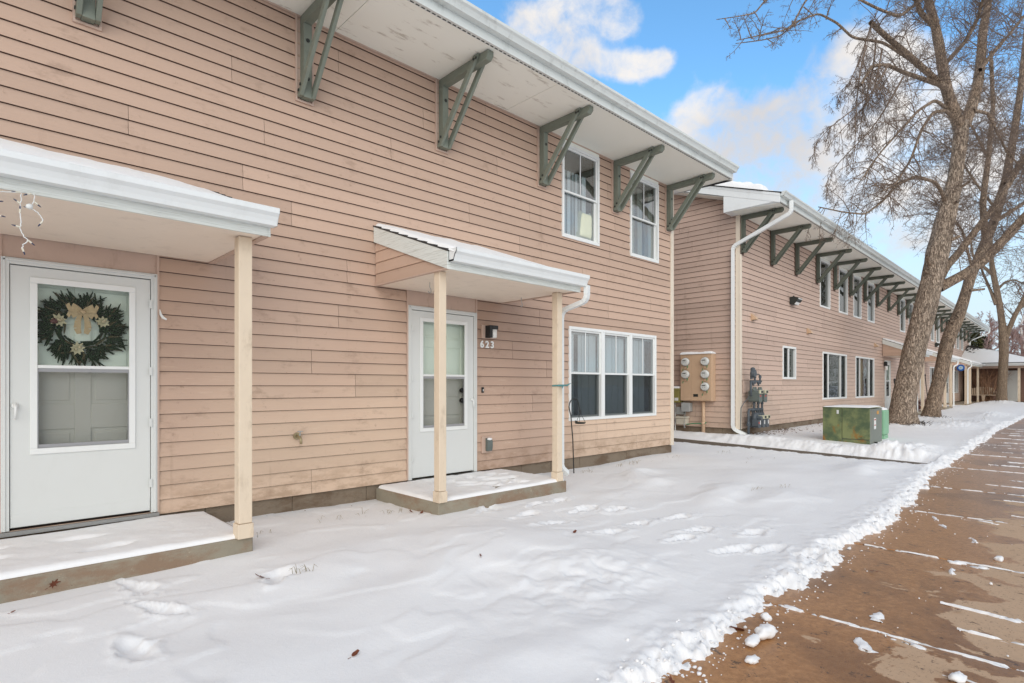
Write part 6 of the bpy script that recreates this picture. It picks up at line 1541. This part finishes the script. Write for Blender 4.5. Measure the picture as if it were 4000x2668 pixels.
# crumbs along the bank and over the pavement
m = MB()
for k in range(330):
    x = 1.9 + 14 * rg.random() ** 2.2; e = float(edge_y(x)); y = e - abs(rg.gauss(0, .07)) - .01 if rg.random() < .85 else rg.uniform(-.2, e); r = rg.uniform(.003, .0075) * (1 + 1.0 * (rg.random() > .93))
    m.blob((x, y, wz(x) + r * .4), r, k, 1, 0, (rg.uniform(.8, 1.5), rg.uniform(.7, 1.1), .7), .2)
for k in range(520):
    x = 1.9 + 9.5 * rg.random() ** 1.8; e = float(edge_y(x)); y = e - .06 + abs(rg.gauss(0, .10)); r = rg.uniform(.004, .013); z = snow_z(x, y)
    m.blob((x, y, z + r * .1), r, k, 1, 0, (rg.uniform(.8, 1.4), rg.uniform(.7, 1.1), .75), .25)
tag(m.build('snow_crumbs', MAT['snow'], None, smooth_=True), 'tiny crumbs of snow scattered over the brown pavement', 'snow', kind='stuff')
# snow left in the joints and in the scrape lines of the shovel
def streak(x0, y0, x1, y1, w, seed, thick=.010, broken=.0):
    n = max(12, int(math.hypot(x1 - x0, y1 - y0) / .012)); k = 8; tt = np.linspace(0, 1, n)[None, :].repeat(k, 0); ss = np.linspace(-1, 1, k)[:, None].repeat(n, 1)
    nx, ny = -(y1 - y0), (x1 - x0); l = math.hypot(nx, ny); nx /= l; ny /= l
    L_ = math.hypot(x1 - x0, y1 - y0)
    wid = w * (.35 + 1.3 * fbm(tt * L_ * 5 + seed, ss * 0 + seed, 3)) * np.sqrt(np.clip(np.minimum(tt, 1 - tt) * 14, 0, 1)); off = (fbm(tt * L_ * 3 + seed * 3, ss * 0, 2) - .5) * w * 1.0
    rag = (fbm(tt * L_ * 26 + seed, ss * 3, 2) - .5) * w * 1.6
    Xs = x0 + (x1 - x0) * tt + nx * (ss * wid + off + rag * np.abs(ss)); Ys = y0 + (y1 - y0) * tt + ny * (ss * wid + off + rag * np.abs(ss))
    h = (thick * (1 - ss ** 2) ** .5 * (.5 + fbm(Xs * 20, Ys * 20, 3))) - .004
    if broken: h = h - .02 * sst(.5 - .25 * broken, .62 - .25 * broken, fbm(tt * L_ * 9 + seed * 5, ss * 1.4 + seed, 3))
    return grid_mesh('snow_streak', Xs, Ys, np.array([float(walk_z(float(q))) for q in Xs.ravel()]).reshape(Xs.shape) + .004 + h, MAT['snow'], STK)
STK = tag(empty('snow_streaks'), 'thin lines of snow left in pavement joints and shovel scrapes', 'snow', kind='stuff')
for i, j in enumerate(JX[5:16]): streak(j + .0, float(edge_y(j)) + .02, j - .02, -.5, (.013, .008, .008, .010, .012, .014, .014, .02, .02, .02, .02)[i], i + 2, .008, .45 if i > 0 else .12)
streak(3.66, 1.36, 3.63, 1.24, .022, 20, .012)
for i, (x, ya, yb, w, br_) in enumerate(((3.13, .55, -.2, .032, .45), (3.34, .62, .2, .015, .6), (4.42, .70, -.2, .022, .35), (4.02, .56, -.1, .018, .4), (4.95, .45, -.2, .016, .5), (6.3, .42, -.3, .018, .4), (6.7, .40, -.3, .02, .5), (7.9, .65, -.2, .02, .3), (8.3, .5, -.2, .02, .5), (8.9, .8, 0, .02, .4), (10.1, 1.1, .2, .025, .3), (10.7, .9, 0, .03, .4), (12.3, 1.3, .3, .03, .3), (12.8, 1.1, .2, .03, .4), (14.2, 1.3, .4, .035, .4), (15.0, 1.5, .5, .035, .5), (16.2, 1.5, .5, .04, .4), (17.3, 1.4, .5, .04, .4), (18.6, 1.6, .6, .05, .4), (20.5, 1.6, .7, .05, .5))):
    streak(x, ya, x - .03, yb, w, i + 30, .010, br_)
for i, (x, y, l, a, w) in enumerate(((3.88, .90, .14, .3, .045), (3.40, .86, .16, .5, .035), (5.25, .78, .2, .3, .03), (7.0, 1.12, .55, .35, .018), (7.35, .84, .3, 1.4, .035), (5.5, .70, .25, 1.5, .028), (3.6, .72, .2, 1.3, .03), (6.4, .78, .18, .3, .024))):
    streak(x - math.cos(a) * l / 2, y - math.sin(a) * l / 2, x + math.cos(a) * l / 2, y + math.sin(a) * l / 2, w, i + 60, .011, .3)
# fallen leaves
def leaf(label, x, y, size, a, z=None, tilt=.3, lobed=True):
    m = MB(); n = 14; ring_ = []
    for k in range(n):
        b = 2 * PI * k / n; r = size * (.5 + .5 * (k % 2 if lobed else .5)) * (1.2 if k in (0, 1, 13) else .85); ring_.append((math.cos(b) * r * 1.3, math.sin(b) * r * .75, .25 * abs(math.sin(b)) * r + .1 * r * math.cos(b * 2)))
    for k in range(n): m.face([(0, 0, 0), ring_[k], ring_[(k + 1) % n]])
    m.tube([(-size * 1.1, 0, 0), (-size * 1.9, .1 * size, .25 * size)], .0015, 3)
    o = m.build('fallen_leaf', MAT['leaf'], None, (x, y, (snow_z(x, y) if z is None else z) + .008)); o.rotation_euler = (tilt, -.25, a)
    return tag(o, label, 'leaf', 'fallen leaves on the snow')
leaf('red brown oak leaf against the face of the wreath door slab', .40, 4.50, .036, .8, -1.235, 1.1)
leaf('curled oak leaf beside the snowy hollow in the lawn', 1.39, 3.80, .038, 2.2)
leaf('small brown leaf alone on the lower middle of the lawn', 1.36, 2.50, .024, .3, lobed=False)
leaf('tiny dark leaf on the snow below the wreath door slab', .20, 4.25, .012, .3, lobed=False)
leaf('dark leaf crumb on the drift in mid lawn', 2.67, 3.09, .018, 1.0)
leaf('narrow brown leaf by the trail of footprints', 3.72, 3.09, .026, .2, lobed=False)
leaf('narrow brown leaf lying on the second paving slab', 4.78, 1.16, .028, 2.6, wz(4.8), .05, False)
leaf('thin red leaf lying on the brown paving near the scrape lines', 4.33, .60, .026, 2.7, wz(4.3), .05, False)
leaf('brown leaf caught under the big snow chunk at the pavement edge', 3.10, 1.40, .045, 2.4, None, .6, False)
leaf('oak leaf at the corner of the slab under door 623', 3.26, 4.85, .034, 1.4)
leaf('second oak leaf further along the slab corner under door 623', 3.30, 4.72, .03, .4)
leaf('red leaf at the very bottom edge where bank meets pavement', 2.33, 1.36, .03, 1.0, wz(2.3), .3)
m = MB()
for k in range(420):
    x = rg.uniform(12.9, 15.6) if rg.random() < .6 else rg.uniform(15, 24); p = b2w(x - 12.73, abs(rg.gauss(0.12, .28)) + .03, 0); z = snow_z(p.x, p.y) + .012; s = rg.uniform(.014, .04); a = rg.uniform(0, 6)
    d = Vector((math.cos(a), math.sin(a), rg.uniform(-.3, .5))) * s; q = Vector((-math.sin(a), math.cos(a), rg.uniform(-.4, .4))) * s * .5
    c = Vector((p.x, p.y, z)); m.face([c - d, c + q, c + d, c - q])
for k in range(90):
    x = rg.uniform(1.7, 9.6); y = 5.66 - abs(rg.gauss(0, .35)); s = rg.uniform(.004, .012); c = Vector((x, y, snow_z(x, y) + .006)); a = rg.uniform(0, 6); d = Vector((math.cos(a), math.sin(a), .2)) * s; q = Vector((-math.sin(a), math.cos(a), .1)) * s * .5
    m.face([c - d, c + q, c + d, c - q])
tag(m.build('leaf_litter', MAT['litter'], None), 'brown leaf litter on the snow along the wall foot', 'leaf litter', kind='stuff')
m = MB()
for (cx, cy, n, hgt, sp_) in ((7.9, 5.30, 9, .07, .12), (7.6, 5.35, 6, .05, .1), (6.7, 5.3, 7, .05, .12), (9.0, 5.2, 5, .05, .15), (3.15, 5.0, 10, .05, .12), (1.9, 4.95, 3, .05, .15), (2.5, 5.1, 4, .05, .2), (2.9, 5.15, 3, .07, .1), (1.62, 3.70, 8, .06, .08), (10.4, 5.0, 6, .06, .3), (9.8, 4.2, 5, .05, .5), (11.5, 3.1, 1, .09, .01), (20.0, 2.9, 5, .12, .6), (24, 2.8, 3, .14, .4), (6.95, 2.9, 5, .04, .1), (7.4, 2.75, 4, .05, .1)):
    for k in range(n):
        x, y = cx + rg.uniform(-sp_, sp_), cy + rg.uniform(-sp_, sp_) * .5; z = snow_z(x, y); a = rg.uniform(0, 6); m.tube([(x, y, z - .01), (x + math.cos(a) * hgt * .3, y + math.sin(a) * hgt * .3, z + hgt * rg.uniform(.3, 1)), (x + math.cos(a) * hgt * 1.0, y + math.sin(a) * hgt, z + hgt * rg.uniform(.2, .9))], [.0022, .0018, .0008], 3)
tag(m.build('grass_stalks', MAT['stalk'], None), 'dry grass stalks poking through the snow', 'grass', kind='stuff')
m = MB()
for k in range(170):
    a = rg.uniform(0, 2 * PI); r_ = rg.uniform(.38, .75); x, y = 19.4 + math.cos(a) * r_, 3.95 + math.sin(a) * r_; z = snow_z(x, y); d = Vector((rg.uniform(-1, 1), rg.uniform(-1, 1), rg.uniform(.0, .7))) * rg.uniform(.05, .14)
    m.tube([(x, y, z - .01), (x + d.x, y + d.y, z + abs(d.z) + .02)], [.007, .003], 3)
for k in range(70):
    a = rg.uniform(0, 2 * PI); r_ = rg.uniform(.3, .55); x, y = 24.5 + math.cos(a) * r_, 4.15 + math.sin(a) * r_; z = snow_z(x, y); d = Vector((rg.uniform(-1, 1), rg.uniform(-1, 1), rg.uniform(.0, .5))) * rg.uniform(.05, .12); m.tube([(x, y, z - .01), (x + d.x, y + d.y, z + abs(d.z) + .02)], [.007, .003], 3)
tag(m.build('root_sprouts', MAT['twig_dark'], None), 'short dark sprouts and leaf bits in the snow round the leaning trunks', 'sprouts', kind='stuff')
